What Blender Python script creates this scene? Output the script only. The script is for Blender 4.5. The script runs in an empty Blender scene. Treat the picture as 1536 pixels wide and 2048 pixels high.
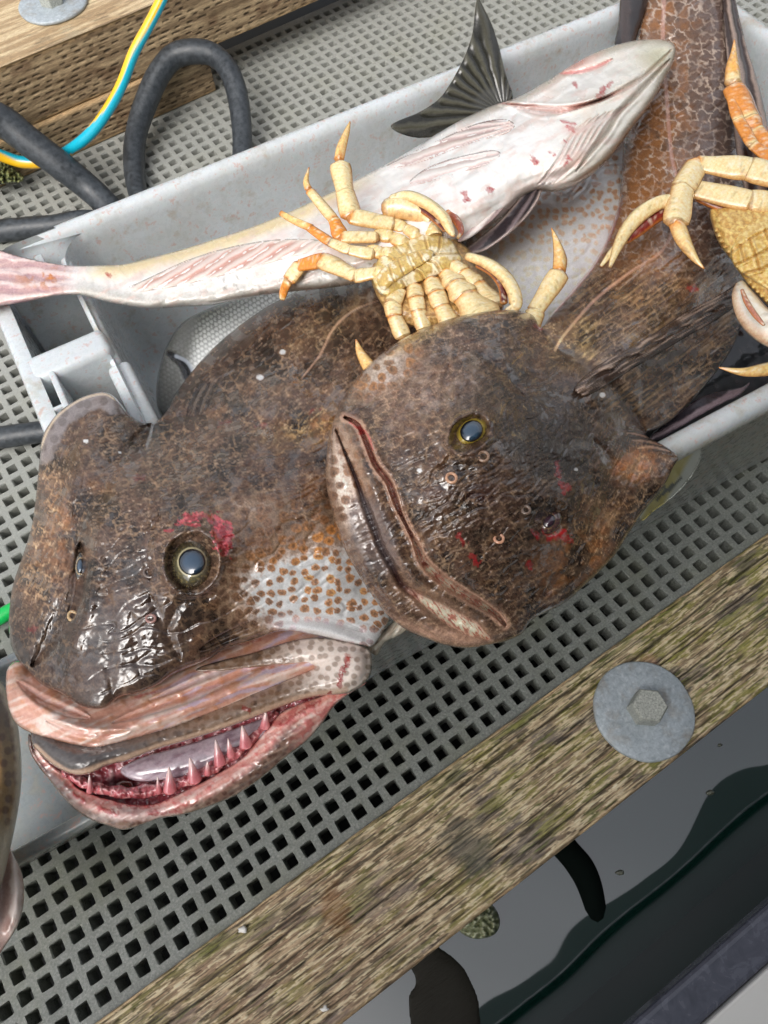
import bpy, math
import numpy as np
from mathutils import Vector, Matrix

# ------------------------------------------------------------------ camera, world, light
S = 0.02                       # one scene unit (the pitch of the deck grating) is 2 cm
sc = bpy.context.scene
COL = sc.collection
RV = (-0.46416809, 0.10078586, 0.59349596)
CAM_H, FPX = 40.635495, 1533.9489


def rotm(r):
    r = np.array(r, float); th = np.linalg.norm(r); k = r / th
    K = np.array([[0, -k[2], k[1]], [k[2], 0, -k[0]], [-k[1], k[0], 0]])
    return np.eye(3) + math.sin(th) * K + (1 - math.cos(th)) * K @ K


RW = rotm(RV)                  # world -> camera
cam_data = bpy.data.cameras.new('camera')
cam = bpy.data.objects.new('camera', cam_data)
COL.objects.link(cam)
M = Matrix([[*RW.T[i], 0] for i in range(3)] + [[0, 0, 0, 1]])
M.translation = Vector((0, 0, CAM_H * S))
cam.matrix_world = M
cam_data.sensor_fit = 'VERTICAL'
cam_data.sensor_height = 32.0
cam_data.lens = FPX / 2048 * 32.0
cam_data.clip_start = 0.02
cam_data.clip_end = 200
cam_data.dof.use_dof = True
cam_data.dof.focus_distance = 28.0 * S
cam_data.dof.aperture_fstop = 22.0
sc.camera = cam

SUN_EL, SUN_AZ = math.radians(52), math.radians(238)
world = bpy.data.worlds.new('World'); sc.world = world
world.use_nodes = True
nt = world.node_tree
bg = nt.nodes['Background']
sky = nt.nodes.new('ShaderNodeTexSky')
sky.sky_type = 'NISHITA'; sky.sun_disc = False
sky.sun_elevation = SUN_EL; sky.sun_rotation = SUN_AZ
sky.air_density = 1.0; sky.dust_density = 5.0; sky.ozone_density = 1.0
hs = nt.nodes.new('ShaderNodeHueSaturation'); hs.inputs['Saturation'].default_value = 0.28
nt.links.new(sky.outputs[0], hs.inputs['Color'])
nt.links.new(hs.outputs[0], bg.inputs[0])
bg.inputs[1].default_value = 0.15
sun_d = bpy.data.lights.new('sun', 'SUN'); sun_d.energy = 0.9; sun_d.angle = math.radians(44)
sun_d.color = (1.0, 0.97, 0.93)
sun = bpy.data.objects.new('sun', sun_d); COL.objects.link(sun)
# sky sun_rotation is measured from +Y towards +X
dv = Vector((math.sin(SUN_AZ) * math.cos(SUN_EL), math.cos(SUN_AZ) * math.cos(SUN_EL), math.sin(SUN_EL)))
sun.rotation_euler = dv.to_track_quat('Z', 'Y').to_euler()
sc.view_settings.view_transform = 'Standard'
sc.view_settings.look = 'None'
sc.view_settings.exposure = 0.52
sc.view_settings.gamma = 1.0

# ------------------------------------------------------------------ helpers: places
# the photo's own pixel frame is 1536 x 2048; un() gives the world point at height z seen at a photo pixel
def un(px, py, z):
    px = np.asarray(px, float); py = np.asarray(py, float); z = np.asarray(z, float)
    dc = np.stack([(px - 768) / FPX, -(py - 1024) / FPX, -np.ones_like(px)], -1)
    d = dc @ RW
    t = (z - CAM_H) / d[..., 2]
    return np.stack([t * d[..., 0], t * d[..., 1], z * np.ones_like(px)], -1)


def srgb(c):
    c = np.asarray(c, float) / 255.0
    return np.where(c <= 0.04045, c / 12.92, ((c + 0.055) / 1.055) ** 2.4)


# ------------------------------------------------------------------ helpers: noise
def _hash(ix, iy, seed):
    h = (ix.astype(np.int64) * 374761393 + iy.astype(np.int64) * 668265263 + seed * 1274126177) & 0xFFFFFFFF
    h = ((h ^ (h >> 13)) * 1274126177) & 0xFFFFFFFF
    h = (h ^ (h >> 16)) & 0xFFFFFFFF
    return h / 4294967296.0


def perlin(x, y, seed=0):
    ix = np.floor(x); iy = np.floor(y); fx = x - ix; fy = y - iy
    u = fx * fx * fx * (fx * (fx * 6 - 15) + 10); v = fy * fy * fy * (fy * (fy * 6 - 15) + 10)
    def g(a, b):
        an = _hash(ix + a, iy + b, seed) * 2 * math.pi
        return np.cos(an) * (fx - a) + np.sin(an) * (fy - b)
    n0 = g(0, 0) * (1 - u) + g(1, 0) * u
    n1 = g(0, 1) * (1 - u) + g(1, 1) * u
    return (n0 * (1 - v) + n1 * v) * 1.5


def fbm(x, y, octv=4, seed=0, gain=0.5):
    s = 0; a = 1; t = 0
    for o in range(octv):
        s = s + a * perlin(x * 2 ** o, y * 2 ** o, seed + 17 * o); t += a; a *= gain
    return s / t


def aniso(x, y, ang, lx, ly):
    c, s_ = math.cos(math.radians(ang)), math.sin(math.radians(ang))
    return (x * c + y * s_) / lx, (-x * s_ + y * c) / ly


def worley(x, y, seed=0):
    ix = np.floor(x); iy = np.floor(y)
    f1 = np.full(x.shape, 9.0); f2 = np.full(x.shape, 9.0); idv = np.zeros(x.shape)
    for a in (-1, 0, 1):
        for b in (-1, 0, 1):
            jx = ix + a; jy = iy + b
            h1 = _hash(jx, jy, seed); h2 = _hash(jx, jy, seed + 91)
            d = np.hypot(jx + 0.15 + 0.7 * h1 - x, jy + 0.15 + 0.7 * h2 - y)
            idv = np.where(d < f1, h1, idv)
            f2 = np.where(d < f1, f1, np.minimum(f2, d)); f1 = np.minimum(f1, d)
    return f1, f2, idv


def ss(a, b, x):
    t = np.clip((x - a) / (b - a), 0, 1)
    return t * t * (3 - 2 * t)


def mix(a, b, m):
    m = np.asarray(m)[..., None]
    return a * (1 - m) + b * m


def blur(a, sig):
    if sig <= 0: return a
    r = int(3 * sig) + 1
    k = np.exp(-0.5 * (np.arange(-r, r + 1) / sig) ** 2); k /= k.sum()
    p = np.pad(a, ((r, r), (0, 0)), 'edge')
    a = sum(k[i] * p[i:i + a.shape[0]] for i in range(2 * r + 1))
    p = np.pad(a, ((0, 0), (r, r)), 'edge')
    return sum(k[i] * p[:, i:i + a.shape[1]] for i in range(2 * r + 1))


def spline(pts, n=8, closed=True):
    P = np.array(pts, float); m = len(P); out = []
    rng_ = range(m) if closed else range(m - 1)
    for i in rng_:
        if closed: p0, p1, p2, p3 = P[(i - 1) % m], P[i], P[(i + 1) % m], P[(i + 2) % m]
        else: p0, p1, p2, p3 = P[max(i - 1, 0)], P[i], P[i + 1], P[min(i + 2, m - 1)]
        for k in range(n):
            t = k / n
            out.append(0.5 * (2 * p1 + (p2 - p0) * t + (2 * p0 - 5 * p1 + 4 * p2 - p3) * t * t + (3 * p1 - p0 - 3 * p2 + p3) * t ** 3))
    if not closed: out.append(P[-1])
    return np.array(out)


def tps(ctrl, X, Y):
    """smooth field through (px, py, value) control points"""
    C = np.array(ctrl, float)
    if len(C) == 1: return np.full(X.shape, C[0, 2])
    sc_ = 300.0
    p = C[:, :2] / sc_; n = len(C)
    def U(r2): return r2 * np.log(r2 + 1e-9)
    K = U(((p[:, None] - p[None]) ** 2).sum(-1)) + 1e-3 * np.eye(n)
    if n < 4:
        Q = np.c_[np.ones(n)]
    else:
        Q = np.c_[np.ones(n), p]
    A = np.block([[K, Q], [Q.T, np.zeros((Q.shape[1],) * 2)]])
    w = np.linalg.solve(A, np.r_[C[:, 2], np.zeros(Q.shape[1])])
    x = X / sc_; y = Y / sc_
    o = w[n] * np.ones(X.shape)
    if n >= 4: o = o + w[n + 1] * x + w[n + 2] * y
    for i in range(n): o = o + w[i] * U((x - p[i, 0]) ** 2 + (y - p[i, 1]) ** 2)
    return o


def seg_dist(X, Y, poly, closed):
    """distance to a polyline, nearest point, arc parameter 0..1"""
    x = X.ravel(); y = Y.ravel(); P = poly; n = len(P)
    best = np.full(x.shape, 1e18); bx = np.zeros_like(x); by = np.zeros_like(x); bt = np.zeros_like(x)
    m = n if closed else n - 1
    L = np.r_[0, np.cumsum(np.hypot(*(np.roll(P, -1, 0) - P).T))]; tot = L[m]
    for i in range(m):
        a = P[i]; b = P[(i + 1) % n]; d = b - a; l2 = d @ d + 1e-12
        t = np.clip(((x - a[0]) * d[0] + (y - a[1]) * d[1]) / l2, 0, 1)
        qx = a[0] + t * d[0]; qy = a[1] + t * d[1]
        dd = (x - qx) ** 2 + (y - qy) ** 2
        k = dd < best
        best = np.where(k, dd, best); bx = np.where(k, qx, bx); by = np.where(k, qy, by)
        bt = np.where(k, (L[i] + t * (L[i + 1] - L[i])) / tot, bt)
    s = X.shape
    return np.sqrt(best).reshape(s), bx.reshape(s), by.reshape(s), bt.reshape(s)


def inside(X, Y, P):
    x = X.ravel(); y = Y.ravel(); c = np.zeros(x.shape, bool); n = len(P)
    for i in range(n):
        x1, y1 = P[i]; x2, y2 = P[(i + 1) % n]
        if y1 == y2: continue
        k = ((y1 > y) != (y2 > y)) & (x < (x2 - x1) * (y - y1) / (y2 - y1) + x1)
        c ^= k
    return c.reshape(X.shape)


# ------------------------------------------------------------------ helpers: objects
def link(o, parent=None):
    COL.objects.link(o)
    if parent is not None: o.parent = parent
    return o


def tag(o, label=None, cat=None, group=None, kind=None):
    if label: o['label'] = label
    if cat: o['category'] = cat
    if group: o['group'] = group
    if kind: o['kind'] = kind
    return o


def thing(name, label, cat, group=None):
    return tag(link(bpy.data.objects.new(name, None)), label, cat, group)


def mesh_obj(name, V, F, mat, parent=None, smooth=True, col=None, rgh=None, scale=True):
    me = bpy.data.meshes.new(name)
    V = np.asarray(V, float)
    if scale: V = V * S
    if isinstance(F, np.ndarray):
        n = len(F); k = F.shape[1]
        me.vertices.add(len(V)); me.vertices.foreach_set('co', V.astype(np.float32).ravel())
        me.loops.add(n * k); me.loops.foreach_set('vertex_index', F.astype(np.int32).ravel())
        me.polygons.add(n); me.polygons.foreach_set('loop_start', (np.arange(n) * k).astype(np.int32))
        me.update(calc_edges=True)
    else:
        me.from_pydata([tuple(v) for v in V], [], [tuple(int(i) for i in f) for f in F]); me.update()
    me.validate()
    me.polygons.foreach_set('use_smooth', np.full(len(me.polygons), smooth))
    if col is not None:
        a = me.attributes.new('Col', 'FLOAT_COLOR', 'POINT')
        a.data.foreach_set('color', np.c_[np.clip(col, 0, 1), np.ones(len(col))].astype(np.float32).ravel())
    if rgh is not None:
        a = me.attributes.new('Rgh', 'FLOAT', 'POINT')
        a.data.foreach_set('value', np.asarray(rgh, np.float32).ravel())
    me.materials.append(mat)
    return link(bpy.data.objects.new(name, me), parent)


class Relief:
    """A closed organic solid: an outline in the photo frame, each point at its own height, front and back surface."""
    def __init__(self, outline, edge, thick, R, h=3.0, n=6, bl=2.0, back=1.0, smooth_outline=True, power=2.0):
        P = spline(outline, n) if smooth_outline else np.array(outline, float)
        self.P = P; self.h = h
        x0, y0 = P.min(0) - 2 * h; x1, y1 = P.max(0) + 2 * h
        xs = np.arange(x0, x1 + h, h); ys = np.arange(y0, y1 + h, h)
        X, Y = np.meshgrid(xs, ys); self.X = X; self.Y = Y
        dd, bx, by, _ = seg_dist(X[::3, ::3], Y[::3, ::3], P, True)
        # bilinear upsample of the coarse distances
        gy = np.arange(len(ys)) / 3.0; gx = np.arange(len(xs)) / 3.0
        iy = np.clip(gy.astype(int), 0, max(dd.shape[0] - 2, 0)); ix = np.clip(gx.astype(int), 0, max(dd.shape[1] - 2, 0))
        fy = (gy - iy)[:, None]; fx = (gx - ix)[None]
        iy1 = np.minimum(iy + 1, dd.shape[0] - 1); ix1 = np.minimum(ix + 1, dd.shape[1] - 1)
        d = (dd[iy][:, ix] * (1 - fy) * (1 - fx) + dd[iy1][:, ix] * fy * (1 - fx) + dd[iy][:, ix1] * (1 - fy) * fx + dd[iy1][:, ix1] * fy * fx)
        near = d < 6 * h
        e, ex, ey, _ = seg_dist(X[near], Y[near], P, True)
        d[near] = e
        self.bx = X.copy(); self.by = Y.copy(); self.bx[near] = ex; self.by[near] = ey
        ins = inside(X, Y, P)
        self.d = np.where(ins, d, -d)
        self.E = tps(edge, X, Y) if not np.isscalar(edge) else np.full(X.shape, float(edge))
        T = tps(thick, X, Y) if not np.isscalar(thick) else np.full(X.shape, float(thick))
        self.T = np.maximum(T, 0.02)
        u = np.clip(self.d, 0, R) / R
        prof = (1 - (1 - u) ** power) ** 0.5
        if bl > 0:
            b2 = blur(prof, bl * 3.0 / h * 3)
            w = ss(0.0, 0.35 * R, self.d)
            prof = prof * (1 - w) + b2 * w
        self.prof = prof
        self.z = self.E + self.T * prof
        self.zb = self.E - self.T * back * prof
        self.C = np.zeros(X.shape + (3,)); self.Rg = np.full(X.shape, 0.35)

    def sdline(self, pts, sp=True):
        P = spline(pts, 6, False) if sp else np.array(pts, float)
        return seg_dist(self.X, self.Y, P, False)

    def near(self, pts, reach, sp=True):
        """distance to a polyline, only computed within reach (elsewhere large)"""
        P = spline(pts, 6, False) if sp else np.array(pts, float)
        lo = P.min(0) - reach; hi = P.max(0) + reach
        m = (self.X > lo[0]) & (self.X < hi[0]) & (self.Y > lo[1]) & (self.Y < hi[1])
        D = np.full(self.X.shape, 1e4); T = np.zeros(self.X.shape); SD = np.full(self.X.shape, 1e4)
        if m.any():
            a, qx, qy, t = seg_dist(self.X[m], self.Y[m], P, False)
            D[m] = a; T[m] = t
            # side: + on the right-hand side of travel
            k = np.clip((t * (len(P) - 1)).astype(int), 0, len(P) - 2)
            dx = P[k + 1, 0] - P[k, 0]; dy = P[k + 1, 1] - P[k, 1]
            SD[m] = np.sign(dx * (self.Y[m] - qy) - dy * (self.X[m] - qx)) * a
        return D, T, SD

    def ell(self, cx, cy, rx, ry, ang=0):
        c, s_ = math.cos(math.radians(ang)), math.sin(math.radians(ang))
        x = self.X - cx; y = self.Y - cy
        return np.hypot((x * c + y * s_) / rx, (-x * s_ + y * c) / ry)

    def paint(self, m, col, rg=None):
        m = np.clip(m, 0, 1)
        self.C = mix(self.C, np.asarray(col), m)
        if rg is not None: self.Rg = self.Rg * (1 - m) + rg * m

    def drape(self, base, off, keep=False):
        """lay this piece on the surface of another relief"""
        gx = (self.X - base.X[0, 0]) / base.h; gy = (self.Y - base.Y[0, 0]) / base.h
        ix = np.clip(gx.astype(int), 0, base.X.shape[1] - 2); iy = np.clip(gy.astype(int), 0, base.X.shape[0] - 2)
        fx = np.clip(gx - ix, 0, 1); fy = np.clip(gy - iy, 0, 1); z = blur(base.z, 2.5)
        s = z[iy, ix] * (1 - fx) * (1 - fy) + z[iy, ix + 1] * fx * (1 - fy) + z[iy + 1, ix] * (1 - fx) * fy + z[iy + 1, ix + 1] * fx * fy
        d = s + off - self.E
        self.E = self.E + d; self.z = self.z + d; self.zb = self.zb + d
        return self

    def build(self, name, mat, parent=None):
        d = self.d; h = self.h
        ok = d > -0.5 * h
        cell = ok[:-1, :-1] & ok[1:, :-1] & ok[:-1, 1:] & ok[1:, 1:]
        ny, nx = d.shape
        idx = np.arange(ny * nx).reshape(ny, nx)
        F = np.stack([idx[:-1, :-1][cell], idx[1:, :-1][cell], idx[1:, 1:][cell], idx[:-1, 1:][cell]], 1)
        # boundary vertices: corners of kept cells that also touch a dropped cell
        cnt = np.zeros((ny, nx), int)
        for a in (0, 1):
            for b in (0, 1):
                cnt[a:ny - 1 + a, b:nx - 1 + b] += cell
        used = cnt > 0; bnd = used & (cnt < 4)
        Xs = np.where(bnd, self.bx, self.X); Ys = np.where(bnd, self.by, self.Y)
        Z = np.where(bnd, self.E, np.maximum(self.z, self.zb + 0.004)); ZB = np.where(bnd, self.E, self.zb)
        u = used.ravel(); remap = np.full(ny * nx, -1); remap[u] = np.arange(u.sum()); nt_ = u.sum()
        Vt = un(Xs.ravel()[u], Ys.ravel()[u], Z.ravel()[u])
        inn = (used & ~bnd).ravel(); remb = remap.copy(); remb[inn] = nt_ + np.arange(inn.sum())
        Vb = un(Xs.ravel()[inn], Ys.ravel()[inn], ZB.ravel()[inn])
        V = np.r_[Vt, Vb]
        Ft = remap[F]; Fb = remb[F][:, ::-1]
        # drop back faces that coincide with front faces
        same = bnd.ravel()[F].all(1)
        Fa = np.r_[Ft, Fb[~same]]
        c = self.C.reshape(-1, 3); col = np.r_[c[u], c[inn]]
        r = self.Rg.ravel(); rg = np.r_[r[u], r[inn]]
        return mesh_obj(name, V, Fa.astype(np.int64), mat, parent, True, col, rg)


def tube(name, pts, mat, parent=None, seg=14, n=6, flat=1.0, cap=True, colf=None, unproj=True, raw=False, ridge=0.0):
    """pts: (px, py, z, r) with r in photo pixels (or world units when unproj is False); smooth centre line"""
    Q = spline(pts, n, False)
    if unproj:
        W = un(Q[:, 0], Q[:, 1], Q[:, 2])
        r = Q[:, 3] * np.linalg.norm(W - np.array([0, 0, CAM_H]), axis=1) / FPX * 0.96
    else: W = Q[:, :3]; r = Q[:, 3]
    m = len(W)
    T = np.gradient(W, axis=0); T /= np.linalg.norm(T, axis=1)[:, None] + 1e-12
    up = np.array([0, 0, 1.0]) if flat != 1.0 or abs(T[:, 2]).max() < 0.9 else np.array([0.3, 0.5, 0.8])
    A = np.cross(T, up); A /= np.linalg.norm(A, axis=1)[:, None] + 1e-12
    B = np.cross(A, T)
    th = np.arange(seg) / seg * 2 * math.pi
    rr_ = r[:, None] * (1 + ridge * np.cos(4 * th + 0.6))[None]
    V = W[:, None] + rr_[:, :, None] * (np.cos(th)[None, :, None] * A[:, None] + flat * np.sin(th)[None, :, None] * B[:, None])
    V = V.reshape(-1, 3); F = []
    for i in range(m - 1):
        for j in range(seg):
            a = i * seg + j; b = i * seg + (j + 1) % seg
            F.append((a, b, b + seg, a + seg))
    if cap:
        # rounded ends
        base = len(V); ex = []
        for e, sgn in ((0, -1), (m - 1, 1)):
            c0 = W[e] + sgn * T[e] * r[e] * 0.5
            ring = V[e * seg:(e + 1) * seg] * 0.6 + W[e] * 0.4 + sgn * T[e] * r[e] * 0.38
            ex.append(np.r_[ring, c0[None]])
        V = np.r_[V, ex[0], ex[1]]
        for q, e in enumerate((0, m - 1)):
            o = base + q * (seg + 1)
            for j in range(seg):
                a = e * seg + j; b = e * seg + (j + 1) % seg; c = o + j; d_ = o + (j + 1) % seg
                F.append((b, a, c, d_) if e == 0 else (a, b, d_, c))
                F.append((d_, c, o + seg) if e == 0 else (c, d_, o + seg))
    col = None
    if colf is not None:
        t = np.repeat(np.linspace(0, 1, m), seg); thv = np.tile(th, m)
        if cap:
            t = np.r_[t, np.zeros(seg + 1), np.ones(seg + 1)]; thv = np.r_[thv, np.zeros(2 * (seg + 1))]
        col = colf(t, thv, V)
    if raw: return V, F, col
    return mesh_obj(name, V, F, mat, parent, True, col)


def box_mesh(boxes):
    """boxes: list of (x0,x1,y0,y1,z0,z1)"""
    V, F = [], []
    for x0, x1, y0, y1, z0, z1 in boxes:
        b = len(V)
        V += [(x0, y0, z0), (x1, y0, z0), (x1, y1, z0), (x0, y1, z0), (x0, y0, z1), (x1, y0, z1), (x1, y1, z1), (x0, y1, z1)]
        F += [tuple(b + i for i in f) for f in ((0, 3, 2, 1), (4, 5, 6, 7), (0, 1, 5, 4), (1, 2, 6, 5), (2, 3, 7, 6), (3, 0, 4, 7))]
    return V, F


def bevel(o, w, seg=2, ang=35):
    m = o.modifiers.new('bevel', 'BEVEL'); m.width = w * S; m.segments = seg; m.limit_method = 'ANGLE'; m.angle_limit = math.radians(ang)
    return o


# ------------------------------------------------------------------ materials
def new_mat(name):
    m = bpy.data.materials.new(name); m.use_nodes = True
    return m, m.node_tree, m.node_tree.nodes['Principled BSDF']


def nd(t, kind, **kw):
    n = t.nodes.new(kind)
    for k, v in kw.items(): setattr(n, k, v)
    return n


def obj_coord(t, scale=(1, 1, 1), rot=(0, 0, 0)):
    tc = nd(t, 'ShaderNodeTexCoord'); mp = nd(t, 'ShaderNodeMapping')
    mp.inputs['Scale'].default_value = scale; mp.inputs['Rotation'].default_value = rot
    t.links.new(tc.outputs['Object'], mp.inputs[0])
    return mp.outputs[0]


def noise(t, vec, scale, detail=4, rough=0.55, dist=0):
    n = nd(t, 'ShaderNodeTexNoise'); t.links.new(vec, n.inputs['Vector'])
    n.inputs['Scale'].default_value = scale; n.inputs['Detail'].default_value = detail
    n.inputs['Roughness'].default_value = rough; n.inputs['Distortion'].default_value = dist
    return n.outputs['Fac']


def ramp(t, fac, stops):
    r = nd(t, 'ShaderNodeValToRGB'); t.links.new(fac, r.inputs[0]); e = r.color_ramp.elements
    while len(e) < len(stops): e.new(0.5)
    for k, (p, c) in enumerate(stops):
        e[k].position = p; c = (c, c, c) if np.isscalar(c) else c; e[k].color = (*c, 1)
    return r.outputs[0]


def mixc(t, fac, a, b, mode='MIX'):
    m = nd(t, 'ShaderNodeMix', data_type='RGBA', blend_type=mode)
    for s_, v in ((0, fac), (6, a), (7, b)):
        if hasattr(v, 'is_output') or isinstance(v, bpy.types.NodeSocket): t.links.new(v, m.inputs[s_])
        elif s_ == 0: m.inputs[0].default_value = v
        else: m.inputs[s_].default_value = (*v, 1)
    return m.outputs[2]


def bumpn(t, height, strength, dist, normal=None):
    b = nd(t, 'ShaderNodeBump'); b.inputs['Strength'].default_value = strength; b.inputs['Distance'].default_value = dist
    t.links.new(height, b.inputs['Height'])
    if normal is not None: t.links.new(normal, b.inputs['Normal'])
    return b.outputs[0]


def skin_mat(name, bump=0.25, coat=0.6, spec=0.5, nscale=900, sss=0.0, coat_r=0.06, var=0.25, bdist=0.0006):
    m, t, p = new_mat(name)
    a = nd(t, 'ShaderNodeAttribute', attribute_name='Col'); r = nd(t, 'ShaderNodeAttribute', attribute_name='Rgh')
    v = obj_coord(t)
    n1 = noise(t, v, nscale, 5, 0.65); n2 = noise(t, v, nscale * 0.28, 4, 0.6, 0.6)
    c = mixc(t, var, a.outputs['Color'], ramp(t, n1, [(0.3, 0.25), (0.7, 0.95)]), 'OVERLAY')
    t.links.new(c, p.inputs['Base Color'])
    t.links.new(r.outputs['Fac'], p.inputs['Roughness'])
    nb = bumpn(t, n2, bump, bdist); nb = bumpn(t, n1, bump * 0.6, bdist * 0.5, nb)
    t.links.new(nb, p.inputs['Normal'])
    p.inputs['Specular IOR Level'].default_value = spec
    p.inputs['Coat Weight'].default_value = coat; p.inputs['Coat Roughness'].default_value = coat_r
    if coat >= 0.7:      # thicker film of water where the skin is smooth
        mr = nd(t, 'ShaderNodeMapRange'); t.links.new(r.outputs['Fac'], mr.inputs['Value'])
        for k_, v_ in (('From Min', 0.14), ('From Max', 0.22), ('To Min', 0.8), ('To Max', 0.2)): mr.inputs[k_].default_value = v_
        t.links.new(mr.outputs[0], p.inputs['Coat Weight']); p.inputs['Coat IOR'].default_value = 1.75
    nc = bumpn(t, n2, bump * 0.5, bdist); t.links.new(nc, p.inputs['Coat Normal'])
    if sss > 0:
        p.inputs['Subsurface Weight'].default_value = sss; p.inputs['Subsurface Scale'].default_value = 0.004
        p.inputs['Subsurface Radius'].default_value = (1.0, 0.45, 0.3)
    return m


M_SKIN = skin_mat('wet_lingcod_skin', 0.35, 0.7, 0.5, 800, var=0.45, coat_r=0.12)
M_PALE = skin_mat('wet_pale_skin', 0.2, 0.55, 0.5, 500, 0.08)
M_FLESH = skin_mat('wet_flesh', 0.3, 0.8, 0.5, 420, 0.15)
M_EYE = skin_mat('wet_eye', 0.0, 1.0, 0.6, 300, 0.0, 0.01, 0.05)
M_SILVER = skin_mat('silver_scales', 0.3, 0.5, 0.8, 700)
M_SILVER.node_tree.nodes['Principled BSDF'].inputs['Metallic'].default_value = 0.12
M_CRAB = skin_mat('crab_shell', 0.45, 0.5, 0.5, 420, 0.05, 0.2, 0.5)
M_CRAB.node_tree.nodes['Principled BSDF'].inputs['Roughness'].default_value = 0.4

# ================================================================== THE SETTING
rng = np.random.default_rng(7)

# ---- water
m, t, p = new_mat('harbour_water')
p.inputs['Base Color'].default_value = (0.003, 0.020, 0.015, 1)
p.inputs['Roughness'].default_value = 0.02
p.inputs['IOR'].default_value = 2.3
v = obj_coord(t)
w1 = noise(t, v, 2.2, 1, 0.4, 0.2); w2 = noise(t, v, 9, 1, 0.4)
nb = bumpn(t, w1, 0.26, 0.06); nb = bumpn(t, w2, 0.03, 0.012, nb)
t.links.new(nb, p.inputs['Normal'])
WZ = -14.0
o = mesh_obj('water', [(-4000, -4000, WZ), (4000, -4000, WZ), (4000, 4000, WZ), (-4000, 4000, WZ)], [(0, 1, 2, 3)], m)
tag(o, kind='structure')

# ---- deck grating: one sheet with real square holes
m, t, p = new_mat('grey_fibreglass_grating')
v = obj_coord(t)
n1 = noise(t, v, 420, 6, 0.75); n2 = noise(t, v, 9, 4, 0.6); n3 = noise(t, v, 1500, 2, 0.6); n4 = noise(t, v, 38, 5, 0.7)
c = ramp(t, n1, [(0.25, srgb((78, 83, 80))), (0.5, srgb((120, 124, 119))), (0.64, srgb((148, 150, 144))), (0.78, srgb((196, 196, 188)))])
c = mixc(t, ramp(t, n2, [(0.5, 0.0), (0.75, 0.55)]), c, srgb((112, 114, 84)))
c = mixc(t, ramp(t, n4, [(0.45, 0.0), (0.75, 0.5)]), c, srgb((88, 90, 84)))
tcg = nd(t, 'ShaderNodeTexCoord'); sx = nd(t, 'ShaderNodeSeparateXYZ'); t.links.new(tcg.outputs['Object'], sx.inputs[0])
far_sheen = ramp(t, sx.outputs['Y'], [(0.28, 0.0), (0.75, 1.0)])      # paler farther in: grazing sheen on the far bars put into the colour
c = mixc(t, far_sheen, c, mixc(t, 0.42, c, srgb((196, 195, 188))))
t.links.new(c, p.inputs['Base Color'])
t.links.new(ramp(t, n4, [(0.35, 0.22), (0.65, 0.55)]), p.inputs['Roughness'])
t.links.new(bumpn(t, n1, 0.5, 0.0008), p.inputs['Normal'])
M_GRATE = m
VX, FX = [], []
hx0, hx1, hy0, hy1 = -24, 92, 5, 62
xs = np.arange(hx0, hx1 + 1) - 0.2; ys = np.arange(hy0, hy1 + 1) - 0.232
CX, CY = np.meshgrid(xs, ys); CX = CX.ravel(); CY = CY.ravel(); n = len(CX)
a_, b_ = 0.312, 0.262
ring = np.array([(a_, -b_), (a_, b_), (b_, a_), (-b_, a_), (-a_, b_), (-a_, -b_), (-b_, -a_), (b_, -a_)])
cor = np.array([(.5, -.5), (.5, .5), (-.5, .5), (-.5, -.5)])
def layer(off, z, jit):
    P = np.stack([CX[:, None] + off[None, :, 0], CY[:, None] + off[None, :, 1], np.full((n, len(off)), z)], -1)
    P[..., :2] += rng.normal(0, jit, P[..., :2].shape)
    return P
L0 = np.stack([CX[:, None] + cor[None, :, 0], CY[:, None] + cor[None, :, 1], np.zeros((n, 4))], -1)
L1 = layer(ring * 1.04, 0.0, 0.016); L2 = layer(ring * 0.95, -0.07, 0.014); L3 = layer(ring * 0.90, -1.25, 0.004)
V = np.concatenate([L0, L1, L2, L3], 1)          # 28 verts a cell
F4 = [];
# outer corner k lies between ring points 2k-ish: sides use ring pairs
tri = [(0, 4 + 7, 4 + 0), (1, 4 + 1, 4 + 2), (2, 4 + 3, 4 + 4), (3, 4 + 5, 4 + 6)]
quad = [(0, 1, 4 + 1, 4 + 0), (1, 2, 4 + 3, 4 + 2), (2, 3, 4 + 5, 4 + 4), (3, 0, 4 + 7, 4 + 6)]
quad = [(q[0], q[1], q[2], q[3]) for q in quad]
for k in range(8):
    k2 = (k + 1) % 8
    quad.append((4 + k, 4 + k2, 12 + k2, 12 + k)); quad.append((12 + k, 12 + k2, 20 + k2, 20 + k))
base = (np.arange(n) * 28)
faces = [tuple(b + i for i in f) for b in base for f in quad] + [tuple(b + i for i in (f[0], f[2], f[1])) for b in base for f in tri]
V = V.reshape(-1, 3)
# solid border strips and a bottom plate edge
ex = [(hx0 - .7, hx1 + .3, hy0 - 1.30, hy0 - .732, -1.25, 0.0), (hx0 - .7, hx1 + .3, hy1 + .268, hy1 + .75, -1.25, 0.0)]
bv, bf = box_mesh(ex); nb0 = len(V)
V = np.r_[V, np.array(bv)]; faces += [tuple(i + nb0 for i in f) for f in bf]
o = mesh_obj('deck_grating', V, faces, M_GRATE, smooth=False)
tag(o, kind='structure')

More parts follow.
